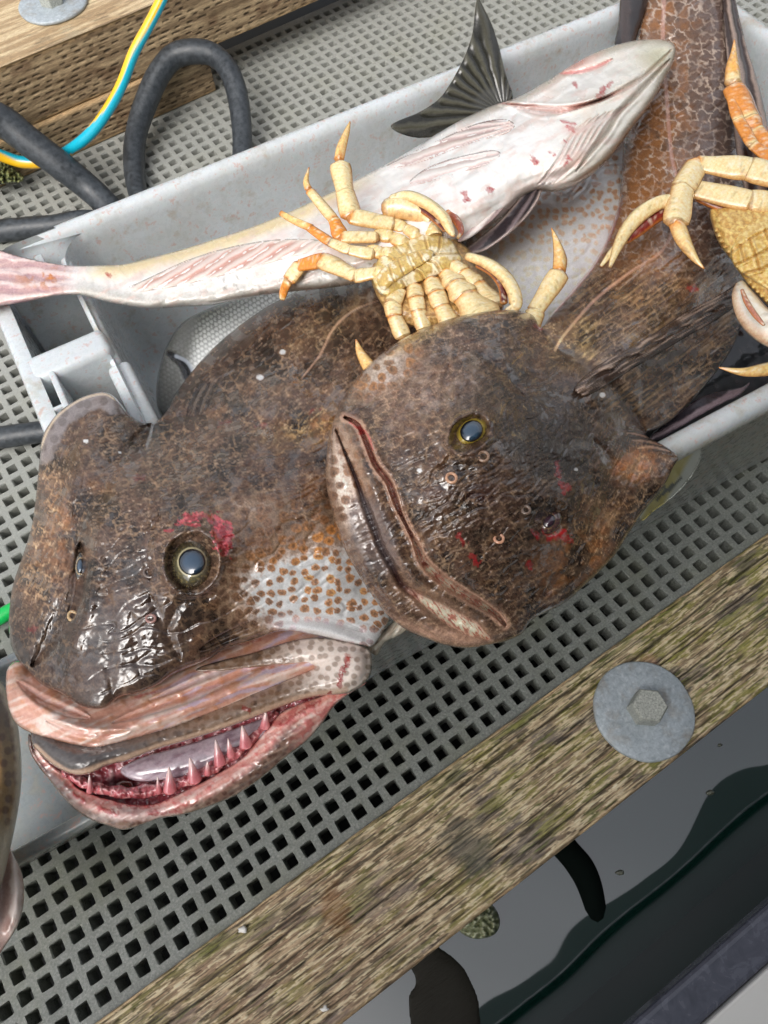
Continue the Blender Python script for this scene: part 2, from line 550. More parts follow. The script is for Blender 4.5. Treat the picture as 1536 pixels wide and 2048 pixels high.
# dark float shell under the deck so the holes look down into shade
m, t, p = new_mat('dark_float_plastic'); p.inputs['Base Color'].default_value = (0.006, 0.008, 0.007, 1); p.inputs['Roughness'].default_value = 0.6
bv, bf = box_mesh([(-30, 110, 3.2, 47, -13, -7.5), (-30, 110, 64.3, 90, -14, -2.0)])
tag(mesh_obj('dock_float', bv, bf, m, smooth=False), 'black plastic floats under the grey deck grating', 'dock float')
m, t, p = new_mat('grey_foam'); p.inputs['Base Color'].default_value = (0.10, 0.10, 0.095, 1); p.inputs['Roughness'].default_value = 0.9
bv, bf = box_mesh([(-30, 110, 47.2, 64, -13, -2.6)])
tag(mesh_obj('foam_float', bv, bf, m, smooth=False), 'grey foam float showing through the far part of the deck grating', 'dock float')


# ---- weathered timber
def wood_mat(name, mossy=0.0, rough=(0.45, 0.8)):
    m, t, p = new_mat(name)
    a = nd(t, 'ShaderNodeAttribute', attribute_name='Col'); r = nd(t, 'ShaderNodeAttribute', attribute_name='Rgh')
    v = obj_coord(t, (1, 9, 9)); v2 = obj_coord(t, (1, 7, 7))
    n1 = noise(t, v, 90, 6, 0.7); n2 = noise(t, v2, 170, 6, 0.75)
    c = mixc(t, 0.5, a.outputs['Color'], ramp(t, n1, [(0.3, 0.2), (0.7, 0.85)]), 'OVERLAY')
    c = mixc(t, 0.55, c, ramp(t, n2, [(0.3, 0.15), (0.7, 0.9)]), 'OVERLAY')
    t.links.new(c, p.inputs['Base Color']); t.links.new(r.outputs['Fac'], p.inputs['Roughness'])
    nb = bumpn(t, n1, 0.6, 0.0015); t.links.new(bumpn(t, n2, 0.6, 0.001, nb), p.inputs['Normal'])
    return m

M_WOOD = wood_mat('weathered_timber')


def timber(name, x0, x1, A, B, colf, parent=None, du=0.09, dv=0.045, thick=None):
    """a board: its visible face is a fine grid from line A to line B (each (y,z) at constant y,z); colf(u,v)->height,col,rough; the rest is a plain prism behind it"""
    A = np.array(A, float); B = np.array(B, float); D = B - A; Lv = np.linalg.norm(D)
    nu = int((x1 - x0) / du); nv = max(int(Lv / dv), 4)
    U, W = np.meshgrid(np.linspace(x0, x1, nu), np.linspace(0, Lv, nv))
    hgt, c, r = colf(U, W, Lv)
    N = np.array([-D[1], -D[0]]) / Lv
    Y = A[0] + D[0] * W / Lv + N[0] * hgt; Z = A[1] + D[1] * W / Lv + N[1] * hgt
    V = np.stack([U, Y, Z], -1).reshape(-1, 3)
    idx = np.arange(nu * nv).reshape(nv, nu)
    F = np.stack([idx[:-1, :-1], idx[:-1, 1:], idx[1:, 1:], idx[1:, :-1]], -1).reshape(-1, 4)
    k = len(V); T = thick
    ex = []
    edges = [idx[0], idx[-1]]
    lowA = V[idx[0]] - np.array([0, N[0], N[1]]) * T; lowB = V[idx[-1]] - np.array([0, N[0], N[1]]) * T
    V = np.r_[V, lowA, lowB]
    iA = k + np.arange(nu); iB = k + nu + np.arange(nu)
    F = np.r_[F, np.stack([idx[0][1:], idx[0][:-1], iA[:-1], iA[1:]], -1), np.stack([idx[-1][:-1], idx[-1][1:], iB[1:], iB[:-1]], -1),
              np.stack([iA[1:], iA[:-1], iB[:-1], iB[1:]], -1)]
    V0 = V
    cc = np.r_[c.reshape(-1, 3), c[0], c[-1]]; rr = np.r_[r.ravel(), r[0], r[-1]]
    # end caps: fan quads between columns
    cap = []
    for e in (0, -1):
        col_ = idx[:, e]; a = iA[e]; b = iB[e]
        h_ = len(col_) // 2
        for q in range(len(col_) - 1):
            base_ = a if q < h_ else b
            f = (col_[q], col_[q + 1], base_, base_)
            cap.append((col_[q], col_[q + 1], base_) if e == 0 else (col_[q + 1], col_[q], base_))
        cap.append((col_[h_], b, a) if e == 0 else (col_[h_], a, b))
    faces = [tuple(f) for f in F] + cap
    return mesh_obj(name, V, faces, M_WOOD, parent, True, cc, rr)


def incised(U, W, su, sv, seed, lw=0.09, ln=0.36):
    """rows of short slits pressed into treated timber"""
    row = np.floor(W / sv); off = _hash(row, row * 0 + 3, seed)
    x = U / su + off + 0.06 * perlin(U * 0.9, W * 2, seed); cx = np.floor(x); fx = x - cx - 0.5
    fy = (W / sv - row - 0.5) + 0.25 * (_hash(cx, row, seed + 5) - 0.5)
    L_ = ln * (0.6 + 0.6 * _hash(cx, row, seed + 9))
    return ss(1.0, 0.6, np.hypot(np.maximum(np.abs(fx) * 1.0 - L_ * 0.6, 0) / 0.10, fy * sv / lw)) * ss(0.1, 0.3, _hash(cx, row, seed + 7))


def near_beam(U, W, Lv):
    # W = 0 on the deck side, Lv on the water side
    gw = fbm(U * 0.05, W * 2.6, 5, 11); g2 = fbm(U * 0.22, W * 7.0, 4, 12); g3 = fbm(U * 0.6, W * 13, 4, 13)
    pale = srgb((208, 186, 150)); tan = srgb((154, 132, 104)); dark = srgb((72, 60, 48)); moss = srgb((150, 146, 72)); grey = srgb((112, 104, 100))
    c = mix(np.broadcast_to(tan, U.shape + (3,)), pale, ss(-0.1, 0.28, g2 + 0.5 * gw))
    c = mix(c, dark, ss(0.12, 0.42, -g2 + 0.35 * g3) * 0.75)
    patch = fbm(U * 0.28, W * 0.7, 4, 21)
    c = mix(c, grey, ss(0.08, 0.26, patch + 0.25 * g3) * 0.7)
    mo = fbm(U * 0.25 + 4, W * 1.1, 5, 31, 0.65) + 0.5 * g3 * ss(-0.2, 0.1, g2)
    mo = mo + 0.12 * ss(8, 24, U); c = mix(c, srgb((92, 104, 40)), ss(0.14, 0.34, fbm(U * 0.5 + 3, W * 5, 4, 33) + 0.06 * ss(0, 16, U)) * 0.7)
    c = mix(c, srgb((150, 118, 98)), ss(6, -6, U) * ss(-.2, .3, g2 + .3) * 0.45)
    c = mix(c, moss, ss(0.02, 0.30, mo) * (0.45 + 0.3 * ss(0, 10, U)))
    green = ss(1.6, 0.1, W) * ss(-0.25, 0.3, fbm(U * 0.4, W * 1.5, 3, 41))
    c = mix(c, srgb((112, 118, 52)), green * 0.6)
    chip = fbm(U * 0.7, W * 6.5, 5, 51, 0.6)
    flake = ss(0.02, 0.10, chip) * ss(-0.35, 0.1, patch * -1 + 0.15)
    c = mix(c, srgb((232, 212, 176)), flake * 0.8)
    fine = fbm(U * 0.55, W * 16, 4, 91); c = mix(c, srgb((58, 48, 36)), ss(0.10, 0.36, fine) * 0.65)
    slit = incised(U, W, 1.7, 0.34, 3, 0.035, 0.36)
    c = mix(c, srgb((46, 42, 30)), slit * 0.8)
    # long drying cracks
    hgt = 0.06 * g2 + 0.04 * g3 + 0.05 * gw + 0.05 * flake - 0.11 * slit - 0.05 * ss(0.1, 0.4, fine)
    for (w0, a, sd, x0, x1, wd) in ((1.25, 0.28, 1, -30, 60, 0.05), (3.1, 0.2, 2, -22, 8, 0.035), (2.2, 0.18, 3, 6, 40, 0.03), (4.6, 0.15, 4, -30, 12, 0.035), (5.3, 0.12, 5, 4, 60, 0.03), (3.9, 0.2, 6, 10, 26, 0.025), (2.7, 0.25, 7, -14, 4, 0.028), (0.7, 0.15, 8, -6, 22, 0.025), (3.5, 0.22, 9, 14, 40, 0.03), (1.7, 0.2, 10, -25, -4, 0.03), (4.3, 0.2, 11, -10, 14, 0.022), (5.0, 0.18, 12, -22, 0, 0.025), (2.4, 0.2, 13, 16, 50, 0.022)):
        line = w0 + a * fbm(U * 0.09, U * 0 + sd, 3, 60 + sd) - 0.012 * U
        k = ss(wd * 1.8, wd * 0.5, np.abs(W - line)) * ss(x0, x0 + 2, U) * ss(x1, x1 - 2, U)
        c = mix(c, srgb((40, 34, 24)), k * 0.85); hgt -= 0.16 * k
    # dark burnt-looking tar patch and orange resin patch
    tar = ss(1.0, 0.3, np.hypot((U - 3.2) / 1.5, (W - 3.6) / 1.9) + 0.55 * fbm(U * 0.8, W * 1.4, 3, 71))
    c = mix(c, srgb((80, 80, 74)), tar * 0.75)
    res = ss(0.9, 0.3, np.hypot((U + 3.4) / 1.0, (W - 2.2) / 1.9) + 0.6 * fbm(U * 1.1, W * 1.2, 3, 72))
    c = mix(c, srgb((132, 86, 40)), res * 0.55)
    pink = ss(1.0, 0.3, np.hypot((U - 16.2) / 0.7, (W - 1.7) / 0.6) + 0.5 * fbm(U, W, 3, 73))
    c = mix(c, srgb((184, 142, 118)), pink * 0.5)
    # rounded, chipped edges
    e = np.minimum(W, Lv - W)
    hgt -= 0.35 * (1 - np.sqrt(np.clip(1 - (1 - np.clip(e / 0.35, 0, 1)) ** 2, 0, 1)))
    c = mix(c, srgb((214, 180, 138)), ss(0.22, 0.05, e) * ss(-0.1, 0.2, chip + 0.1) * 0.8)
    wet = ss(0.0, 0.2, patch)
    return hgt, c, 0.62 - 0.3 * wet


t_ = thing('dock_timber', 'weathered mossy timber beam edging the deck above the water', 'beam')
timber('near_plank', -30, 62, (3.98, 0.85), (-2.15, 0.85), near_beam, t_, 0.075, 0.045, thick=5.0)


def side_wood(seed, dark=0.0):
    def f(U, W, Lv):
        g1 = fbm(U * 0.07, W * 2.2, 4, seed); g2 = fbm(U * 0.35, W * 5, 4, seed + 1)
        c = mix(np.broadcast_to(srgb((136, 114, 86)), U.shape + (3,)), srgb((178, 154, 120)), ss(-0.2, 0.3, g1 + 0.6 * g2))
        c = mix(c, srgb((96, 74, 52)), ss(0.1, 0.45, -g2) * 0.6)
        sl = incised(U, W, 1.05, 0.38, seed + 4, 0.06, 0.33)
        c = mix(c, srgb((44, 32, 22)), sl * 0.85)
        st = ss(0.25, 0.45, fbm(U * 0.3, W * 0.4, 3, seed + 9)); c = mix(c, srgb((92, 62, 40)), st * 0.6)
        e = np.minimum(W, Lv - W)
        c = mix(c, srgb((198, 164, 118)), ss(0.35, 0.1, e) * 0.6)
        h_ = 0.03 * g2 - 0.10 * sl - 0.2 * (1 - np.sqrt(np.clip(1 - (1 - np.clip(e / 0.2, 0, 1)) ** 2, 0, 1)))
        return h_, c * (1 - dark), np.full(U.shape, 0.6)
    return f


def top_wood(U, W, Lv):
    g1 = fbm(U * 0.06, W * 1.8, 4, 211); g2 = fbm(U * 0.3, W * 5, 4, 212)
    c = mix(np.broadcast_to(srgb((164, 138, 104)), U.shape + (3,)), srgb((206, 184, 148)), ss(-0.2, 0.3, g1 + 0.6 * g2))
    k = ss(0.03, 0.0, np.abs(fbm(U * 0.04, W * 1.1, 2, 213)))
    c = mix(c, srgb((70, 50, 34)), k * 0.8)
    return 0.05 * g2 - 0.08 * k, c, np.full(U.shape, 0.6)


t_ = thing('timber_beam', 'thick tan treated timber beam beyond the tote, washer bolted on top', 'beam')
timber('beam_face', -20, 100, (58.5, 3.35), (58.5, 7.95), side_wood(101), t_, 0.11, 0.08, thick=9.9)
timber('beam_top', -20, 100, (68.4, 8.0), (58.42, 8.0), top_wood, t_, 0.2, 0.12, thick=0.02)
o = timber('blocking_board', -3.5, 20.7, (58.3, 0.02), (58.3, 3.32), side_wood(131), None, 0.11, 0.08, thick=9.0)
tag(o, 'short lower timber board lying under the treated beam on the grating', 'board')

# ---- galvanised washers with hex bolts
m, t, p = new_mat('galvanised_steel')
v = obj_coord(t); n1 = noise(t, v, 220, 6, 0.7, 0.5); n2 = noise(t, v, 60, 4, 0.6)
c = ramp(t, n1, [(0.3, srgb((142, 151, 157))), (0.55, srgb((172, 181, 187))), (0.75, srgb((206, 211, 213)))])
c = mixc(t, ramp(t, n2, [(0.52, 0.0), (0.72, 0.6)]), c, srgb((140, 130, 116)))
t.links.new(c, p.inputs['Base Color']); p.inputs['Metallic'].default_value = 0.12
t.links.new(ramp(t, n1, [(0.3, 0.35), (0.7, 0.6)]), p.inputs['Roughness'])
t.links.new(bumpn(t, n1, 0.35, 0.0008), p.inputs['Normal'])
M_GALV = m
M_BOLT, t, p = new_mat('galvanised_bolt')
v = obj_coord(t); n1 = noise(t, v, 500, 5, 0.7); n2 = noise(t, v, 90, 4, 0.6)
t.links.new(ramp(t, n1, [(0.3, srgb((120, 124, 118))), (0.55, srgb((176, 178, 170))), (0.75, srgb((212, 212, 204)))]), p.inputs['Base Color'])
t.links.new(bumpn(t, n1, 0.6, 0.0012), p.inputs['Normal']); p.inputs['Roughness'].default_value = 0.5


def washer_bolt(x, y, z, r, label, rot=0.3):
    T_ = thing('bolt_washer', label, 'washer', 'galvanised washers bolted on the timbers')
    T_.location = (x * S, y * S, z * S)
    prof = [(0.0, 0.0), (r * .98, 0.0), (r, 0.06), (r * 0.995, 0.20), (r * .965, 0.25), (r * 0.6, 0.235), (r * .42, 0.20), (r * 0.30, 0.24), (0.0, 0.24)]
    V, F = [], []; k = 72
    for i, (a, zz) in enumerate(prof):
        for j in range(k):
            th = 2 * math.pi * j / k; rr_ = a * (1 + 0.004 * math.sin(5 * th) + 0.003 * math.sin(11 * th + 1))
            V.append((rr_ * math.cos(th), rr_ * math.sin(th), zz + (0.02 * math.sin(3 * th) if 0 < i < 8 else 0)))
    for i in range(len(prof) - 1):
        for j in range(k): F.append((i * k + j, i * k + (j + 1) % k, (i + 1) * k + (j + 1) % k, (i + 1) * k + j))
    mesh_obj('washer', V, F, M_GALV, T_)
    V, F = [], []; q = 6; rb = r * 0.355
    lay = [(rb * .98, 0.22), (rb, 0.26), (rb, 1.25), (rb * .92, 1.40), (rb * 0.86, 1.42), (0.01, 1.40)]
    for a, zz in lay:
        for j in range(q):
            th = 2 * math.pi * j / q + rot; V.append((a * math.cos(th), a * math.sin(th), zz))
    for i in range(len(lay) - 1):
        for j in range(q): F.append((i * q + j, i * q + (j + 1) % q, (i + 1) * q + (j + 1) % q, (i + 1) * q + j))
    b = mesh_obj('hex_bolt', V, F, M_BOLT, T_, smooth=False); bevel(b, 0.05, 2, 20)
    return T_

wc = un(1287, 1421, 1.0)
washer_bolt(wc[0], wc[1], 0.90, 2.52, 'round galvanised washer and hex bolt on the mossy timber over the water', 0.35)
wc = un(106, 6, 8.2)
washer_bolt(wc[0], wc[1], 8.05, 2.5, 'galvanised washer and hex bolt on top of the far tan beam', 0.1)

# ---- paint flecks on the near beam
m, t, p = new_mat('white_paint_chip'); p.inputs['Base Color'].default_value = (0.8, 0.78, 0.74, 1)
for (a, b, r_, lab) in ((484, 1860, 9, 'white shell chip on the mossy timber near the grating edge'), (650, 2018, 8, 'white shell chip on the mossy timber at the bottom of the photo')):
    pt = [(a + r_ * (1 + .35 * math.sin(2.3 * k + a)) * math.cos(k * math.pi / 5), b + r_ * (.8 + .3 * math.sin(1.7 * k + b)) * math.sin(k * math.pi / 5)) for k in range(10)]
    R_ = Relief(pt, 1.0, 0.10, 6, 1.6, 3, 0.3); R_.C[:] = srgb((232, 228, 222))
    tag(R_.build('shell_chip', m), lab, 'shell chip', 'white chips on the timber')

# ---- boat alongside
m_blk, t, p = new_mat('black_rubber_gunwale')
v = obj_coord(t); n1 = noise(t, v, 60, 4, 0.6, 1.0)
t.links.new(ramp(t, n1, [(0.3, srgb((80, 82, 92))), (0.7, srgb((98, 100, 112)))]), p.inputs['Base Color'])
t.links.new(ramp(t, n1, [(0.35, 0.08), (0.7, 0.4)]), p.inputs['Roughness'])
t.links.new(bumpn(t, noise(t, v, 160, 3, .6), 0.15, 0.001), p.inputs['Normal'])
m_hull, t, p = new_mat('dark_green_hull'); p.inputs['Base Color'].default_value = (0.003, 0.022, 0.016, 1); p.inputs['Roughness'].default_value = 0.3
m_white, t, p = new_mat('white_gelcoat'); p.inputs['Base Color'].default_value = (0.78, 0.76, 0.72, 1); p.inputs['Roughness'].default_value = 0.3
m_cab, t, p = new_mat('dark_cabin_side'); p.inputs['Base Color'].default_value = (0.006, 0.03, 0.024, 1); p.inputs['Roughness'].default_value = 0.5
bt = thing('moored_boat', 'boat lying alongside the dock, dark gunwale and white deck at the bottom right corner', 'boat')
bv, bf = box_mesh([(-70, 130, -60, -10.1, -18, -2.6)]); mesh_obj('hull', bv, bf, m_hull, bt, False)
bv, bf = box_mesh([(-70, 130, -11.55, -9.75, -3.4, -2.0)]); bevel(mesh_obj('gunwale', bv, bf, m_blk, bt, False), 0.3, 3)
bv, bf = box_mesh([(-70, 130, -59, -11.6, -2.55, -1.8)]); bevel(mesh_obj('side_deck', bv, bf, m_white, bt, False), 0.12, 2)
Vc = []; xsn = np.linspace(-60, 120, 60)
topz = 92 + 9 * np.array([perlin(np.array([a * 0.05]), np.array([0.3]), 5)[0] for a in xsn]) + 0.15 * xsn
for a, zt in zip(xsn, topz): Vc += [(a, -22, -1.8), (a, -22, zt), (a, -40, zt - 4), (a, -40, -1.8)]
Fc = [(i * 4 + j, i * 4 + (j + 1) % 4, i * 4 + 4 + (j + 1) % 4, i * 4 + 4 + j) for i in range(59) for j in range(3)] + [(0, 1, 2, 3), (239, 238, 237, 236)]
mesh_obj('cabin_side', Vc, Fc, m_cab, bt, False)
# white boat beyond the far beam
m_wb = m_white
bv, bf = box_mesh([(-60, 40, 78.5, 95, -8, 9)]); o = bevel(mesh_obj('white_boat_side', bv, bf, m_wb, None, False), 0.6, 3)
tag(o, 'white boat side beyond the tan beam in the top left corner', 'boat')

# ---- weed-covered thing in the water
R_ = Relief([(905, 1800), (950, 1795), (985, 1810), (1000, 1840), (990, 1868), (955, 1878), (925, 1868), (900, 1840)], WZ + 0.3, 1.6, 40, 2.0, 6, 1, 1.0)
nz = fbm(R_.X / 9, R_.Y / 9, 4, 5); R_.z += 0.7 * nz
R_.C = mix(np.broadcast_to(srgb((122, 128, 92)), R_.X.shape + (3,)), srgb((196, 200, 168)), ss(-0.1, 0.35, nz)); R_.Rg[:] = 0.7
tag(R_.build('weed_clump', M_PALE), 'pale green weed clump floating beside the timber', 'seaweed')
M_DARK, t, p = new_mat('dark_rubber_hose')
v = obj_coord(t); n1 = noise(t, v, 140, 5, 0.65)
t.links.new(ramp(t, n1, [(0.35, srgb((40, 44, 48))), (0.7, srgb((74, 79, 84)))]), p.inputs['Base Color'])
t.links.new(ramp(t, n1, [(0.35, 0.28), (0.7, 0.6)]), p.inputs['Roughness'])
t.links.new(bumpn(t, noise(t, v, 500, 4, .6), 0.3, 0.0006), p.inputs['Normal'])
M_REFL_DARK, t, p = new_mat('dark_reflection'); p.inputs['Base Color'].default_value = (0.003, 0.006, 0.005, 1); p.inputs['Roughness'].default_value = 0.9; p.inputs['Specular IOR Level'].default_value = 0.1
M_REFL_BROWN, t, p = new_mat('brown_reflection'); p.inputs['Base Color'].default_value = (0.022, 0.019, 0.012, 1); p.inputs['Roughness'].default_value = 0.6; t.links.new(bumpn(t, noise(t, obj_coord(t, (1, 6, 1)), 60, 5, .7), .6, .004), p.inputs['Normal'])
o = tube('reflection_curve', [(1060, 1560, -9, 22), (1120, 1680, -13.6, 24), (1165, 1740, WZ, 25), (1186, 1800, WZ - .2, 22), (1190, 1870, WZ - 1.4, 22)], M_REFL_DARK, None, 12, 8)  # dark curved reflection on the water, added as a solid tube
tag(o, 'dark curved solid added as a reflection on the water', 'reflection shape')
R_ = Relief([(800, 1900), (850, 1880), (890, 1900), (925, 1930), (945, 1965), (960, 2010), (950, 2080), (840, 2100), (815, 2000), (830, 1960)], WZ - 0.1, 0.4, 40, 4.0, 6, 1)  # brownish dark reflection on the water, added as a flat solid
R_.C[:] = srgb((30, 30, 24)); R_.Rg[:] = 0.3
tag(R_.build('reflection_patch', M_REFL_BROWN), 'dark flat solid added as a reflection at the bottom edge of the water', 'board')
SPK = {0: 'pale speck on the grey water between the dark reflection shape and the boat', 1: 'pale speck on the water directly below the big washer, nearest to the boat shadow', 2: 'tiny speck on the water just below the washer edge at the right', 6: 'pale speck on the dark water close to the bottom edge', 7: 'tiny speck on the dark water beside the black gunwale'}
for k, (a, b, r_) in enumerate(((1240, 1745, 8), (1420, 1585, 8), (1440, 1490, 5), (1365, 1640, 4), (1160, 1700, 4), (1470, 1800, 9), (1270, 2030, 10), (1335, 1990, 5))):
    pt = [(a + r_ * (1 + .3 * math.sin(2.1 * q + k)) * math.cos(q * math.pi / 4), b + r_ * .7 * math.sin(q * math.pi / 4)) for q in range(8)]
    R_ = Relief(pt, WZ + 0.03, 0.12, 5, 1.6, 3, 0.2); R_.C[:] = srgb((110, 112, 100)); R_.Rg[:] = .3
    if k in SPK:
        tag(R_.build('floating_speck', M_PALE), SPK[k], 'debris', 'specks floating on the water')

# ================================================================== THE TOTE
AL = math.radians(-5.2); CA, SA = math.cos(AL), math.sin(AL)
def tw(u, w, z):            # tote frame -> world units
    u = np.asarray(u, float); w = np.asarray(w, float)
    return np.stack([CA * u - SA * w, SA * u + CA * w, np.asarray(z, float) * np.ones_like(u)], -1)

def plastic(name, base, dirty=0.3, trans=0.0):
    m, t, p = new_mat(name)
    v = obj_coord(t); n1 = noise(t, v, 14, 5, 0.6, 0.4); n2 = noise(t, v, 130, 5, 0.7); n3 = noise(t, v, 45, 4, 0.6); n4 = noise(t, v, 600, 4, 0.7)
    c = mixc(t, ramp(t, n1, [(0.45, 0.0), (0.75, dirty)]), srgb(base), srgb((168, 164, 150)))
    c = mixc(t, ramp(t, n2, [(0.57, 0.0), (0.64, 0.5)]), c, srgb((200, 150, 134)))
    c = mixc(t, ramp(t, n3, [(0.56, 0.0), (0.70, 0.5)]), c, srgb((168, 158, 136)))
    c = mixc(t, ramp(t, n4, [(0.70, 0.0), (0.74, 0.7)]), c, srgb((96, 76, 66)))
    t.links.new(c, p.inputs['Base Color']); p.inputs['Roughness'].default_value = 0.28
    t.links.new(ramp(t, n2, [(0.3, 0.18), (0.7, 0.42)]), p.inputs['Roughness'])
    t.links.new(bumpn(t, n1, 0.12, 0.002, bumpn(t, n4, 0.08, 0.0006)), p.inputs['Normal'])
    p.inputs['Subsurface Weight'].default_value = 0.12; p.inputs['Subsurface Scale'].default_value = 0.01
    p.inputs['Coat Weight'].default_value = 0.25; p.inputs['Coat Roughness'].default_value = 0.15
    return m

M_TOTE = plastic('white_tote_plastic', (208, 214, 217), 0.4)


def rrect(u0, u1, w0, w1, r, k=8, mu=40, mw=24):
    pts = []
    cs = [(u1 - r, w0 + r, -90), (u1 - r, w1 - r, 0), (u0 + r, w1 - r, 90), (u0 + r, w0 + r, 180)]
    for a, b, s0 in cs:
        for i in range(k + 1):
            th = math.radians(s0 + 90 * i / k); pts.append((a + r * math.cos(th), b + r * math.sin(th)))
    # subdivide straight runs
    out = []
    for i in range(len(pts)):
        p0 = pts[i]; p1 = pts[(i + 1) % len(pts)]
        out.append(p0); d = math.hypot(p1[0] - p0[0], p1[1] - p0[1])
        if (i % (k + 1)) == k:
            nseg = mu if (i // (k + 1)) % 2 == 1 else mw
            for q in range(1, nseg): out.append((p0[0] + (p1[0] - p0[0]) * q / nseg, p0[1] + (p1[1] - p0[1]) * q / nseg))
    return np.array(out)


U0, U1, W0, W1, ZT = -5.45, 41.6, 9.35, 36.95, 12.0
def tote_shell():
    # (inset from the outer rim rectangle, left-end inset, z, corner radius)
    L = [(0.95, 0.95, 0.12, 1.6), (0.85, 0.85, 0.7, 1.7), (0.45, 0.45, 10.6, 2.0), (0.10, 0.10, 10.75, 2.2), (0.0, 0.0, 11.0, 2.3), (0.02, 0.02, 11.7, 2.3), (0.22, 0.16, 11.96, 2.2), (0.5, 0.35, 12.03, 2.1),
         (0.85, 0.85, 11.95, 1.9), (1.02, 4.2, 11.6, 1.8), (1.08, 4.35, 11.0, 1.8), (1.5, 4.9, 1.6, 1.5), (1.8, 5.2, 0.95, 1.3), (2.4, 5.8, 0.75, 1.0)]
    Ls = []
    for ins, li, z, r in L:
        q = rrect(U0 + li, U1 - ins, W0 + ins, W1 - ins, r); Ls.append(tw(q[:, 0], q[:, 1], z))
    # wavy moulded lower edge of the lip
    k = len(Ls[0]); V = np.concatenate(Ls); F = []
    for i in range(len(Ls) - 1):
        for j in range(k):
            if i == 8: pass
            F.append((i * k + j, i * k + (j + 1) % k, (i + 1) * k + (j + 1) % k, (i + 1) * k + j))
    F.append(tuple(range(k))[::-1]); F.append(tuple((len(Ls) - 1) * k + j for j in range(k)))
    return V, F, k


V, F, kk = tote_shell()
# open the moulded end: leave out the top strip between the outer rim and the inner end wall where the ribs are
def in_end(fi):
    c = np.mean([V[i] for i in fi], 0); u = CA * c[0] + SA * c[1]; z = c[2]
    return u < -1.4 and z > 11.5 and u > -4.75
F = [f for f in F if not (len(f) == 4 and in_end(f))]
tt = thing('fish_tote', 'large open white plastic tote heaped with fish and crabs', 'tote')
mesh_obj('shell', V, F, M_TOTE, tt)
# moulded end: pocket floor, cross bars, thin ribs and ledge
def tote_boxes(name, bx, bev=0.18, parent=tt, mat=M_TOTE, seg=3):
    V, F = box_mesh(bx); V = np.array(V); V = tw(V[:, 0], V[:, 1], V[:, 2])
    return bevel(mesh_obj(name, V, F, mat, parent, True), bev, seg)
tote_boxes('pocket_floor', [(-5.0, -0.9, 12, 35.5, 4.4, 4.9)], 0.05)
tote_boxes('cross_bar', [(-5.05, -1.05, 27.35, 29.0, 5.0, 12.02)], 0.4, seg=4)
tote_boxes('cross_bar', [(-4.6, -1.3, 33.9, 34.35, 5.0, 11.2)], 0.12)
for w_ in (25.35, 22.9, 20.4, 17.9, 15.4):
    tote_boxes('rib', [(-5.0, -3.95, w_, w_ + 0.2, 5.0, 11.95)], 0.05)
tote_boxes('rib', [(-4.2, -3.9, 12.5, 27.6, 5.0, 11.97)], 0.07)
tote_boxes('end_ledge', [(-1.75, -0.62, 12.0, 27.2, 5.0, 11.2)], 0.3)
tote_boxes('end_ledge', [(-1.5, -0.95, 27.0, 35.2, 5.0, 11.3)], 0.25)
tote_boxes('end_wall', [(-5.38, -4.82, 10.5, 35.5, 4.0, 12.0)], 0.18)
tote_boxes('label_tab', [(-2.6, -2.2, 34.1, 36.0, 6.0, 11.3)], 0.05)
# sticker on the near outer wall
m, t, p = new_mat('paper_sticker'); v = obj_coord(t)
t.links.new(mixc(t, ramp(t, noise(t, v, 12, 3), [(0.45, 0.0), (0.55, 1.0)]), srgb((222, 226, 220)), srgb((196, 184, 110))), p.inputs['Base Color'])
p.inputs['Roughness'].default_value = 0.4
st = Relief([(1290, 960), (1325, 905), (1360, 895), (1400, 896), (1402, 915), (1385, 950), (1350, 990), (1310, 1020), (1280, 1040)], 8.3, 0.05, 10, 3, 5, 0.3)
A_ = np.array([(1290, 960), (1402, 915)])
# sticker lies on the sloping outer wall: find z so that the point is on the wall plane
def wall_z(px, py):
    z = np.full(np.shape(px), 8.0)
    for _ in range(12):
        P_ = un(px, py, z); w = -SA * P_[..., 0] + CA * P_[..., 1]
        wt = W0 + 0.85 - 0.4 * (z - 0.7) / 9.9 - 0.05
        z = z + (w - wt) * 0.9
        z = np.clip(z, 0.5, 11)
    return z
st.E = wall_z(st.X, st.Y); st.z = st.E + 0.03 * st.prof; st.zb = st.E - 0.02 * st.prof
yel = ss(22, 10, np.abs(st.X - 1350 + 0.55 * (st.Y - 940))); st.C = mix(np.broadcast_to(srgb((214, 220, 216)), st.X.shape + (3,)), srgb((204, 190, 112)), yel)
for pts_ in ([(1300, 1003), (1318, 985)], [(1314, 1000), (1332, 978)], [(1326, 990), (1345, 968)], [(1338, 982), (1362, 956)], [(1308, 990), (1330, 972)]):
    D, T, sd = st.near(pts_, 6, False); st.paint(ss(3.5, 1.5, D), srgb((40, 52, 58)))
st.Rg[:] = .35
st.build('sticker', M_PALE, tt)
# sheen of scrape marks are in the material

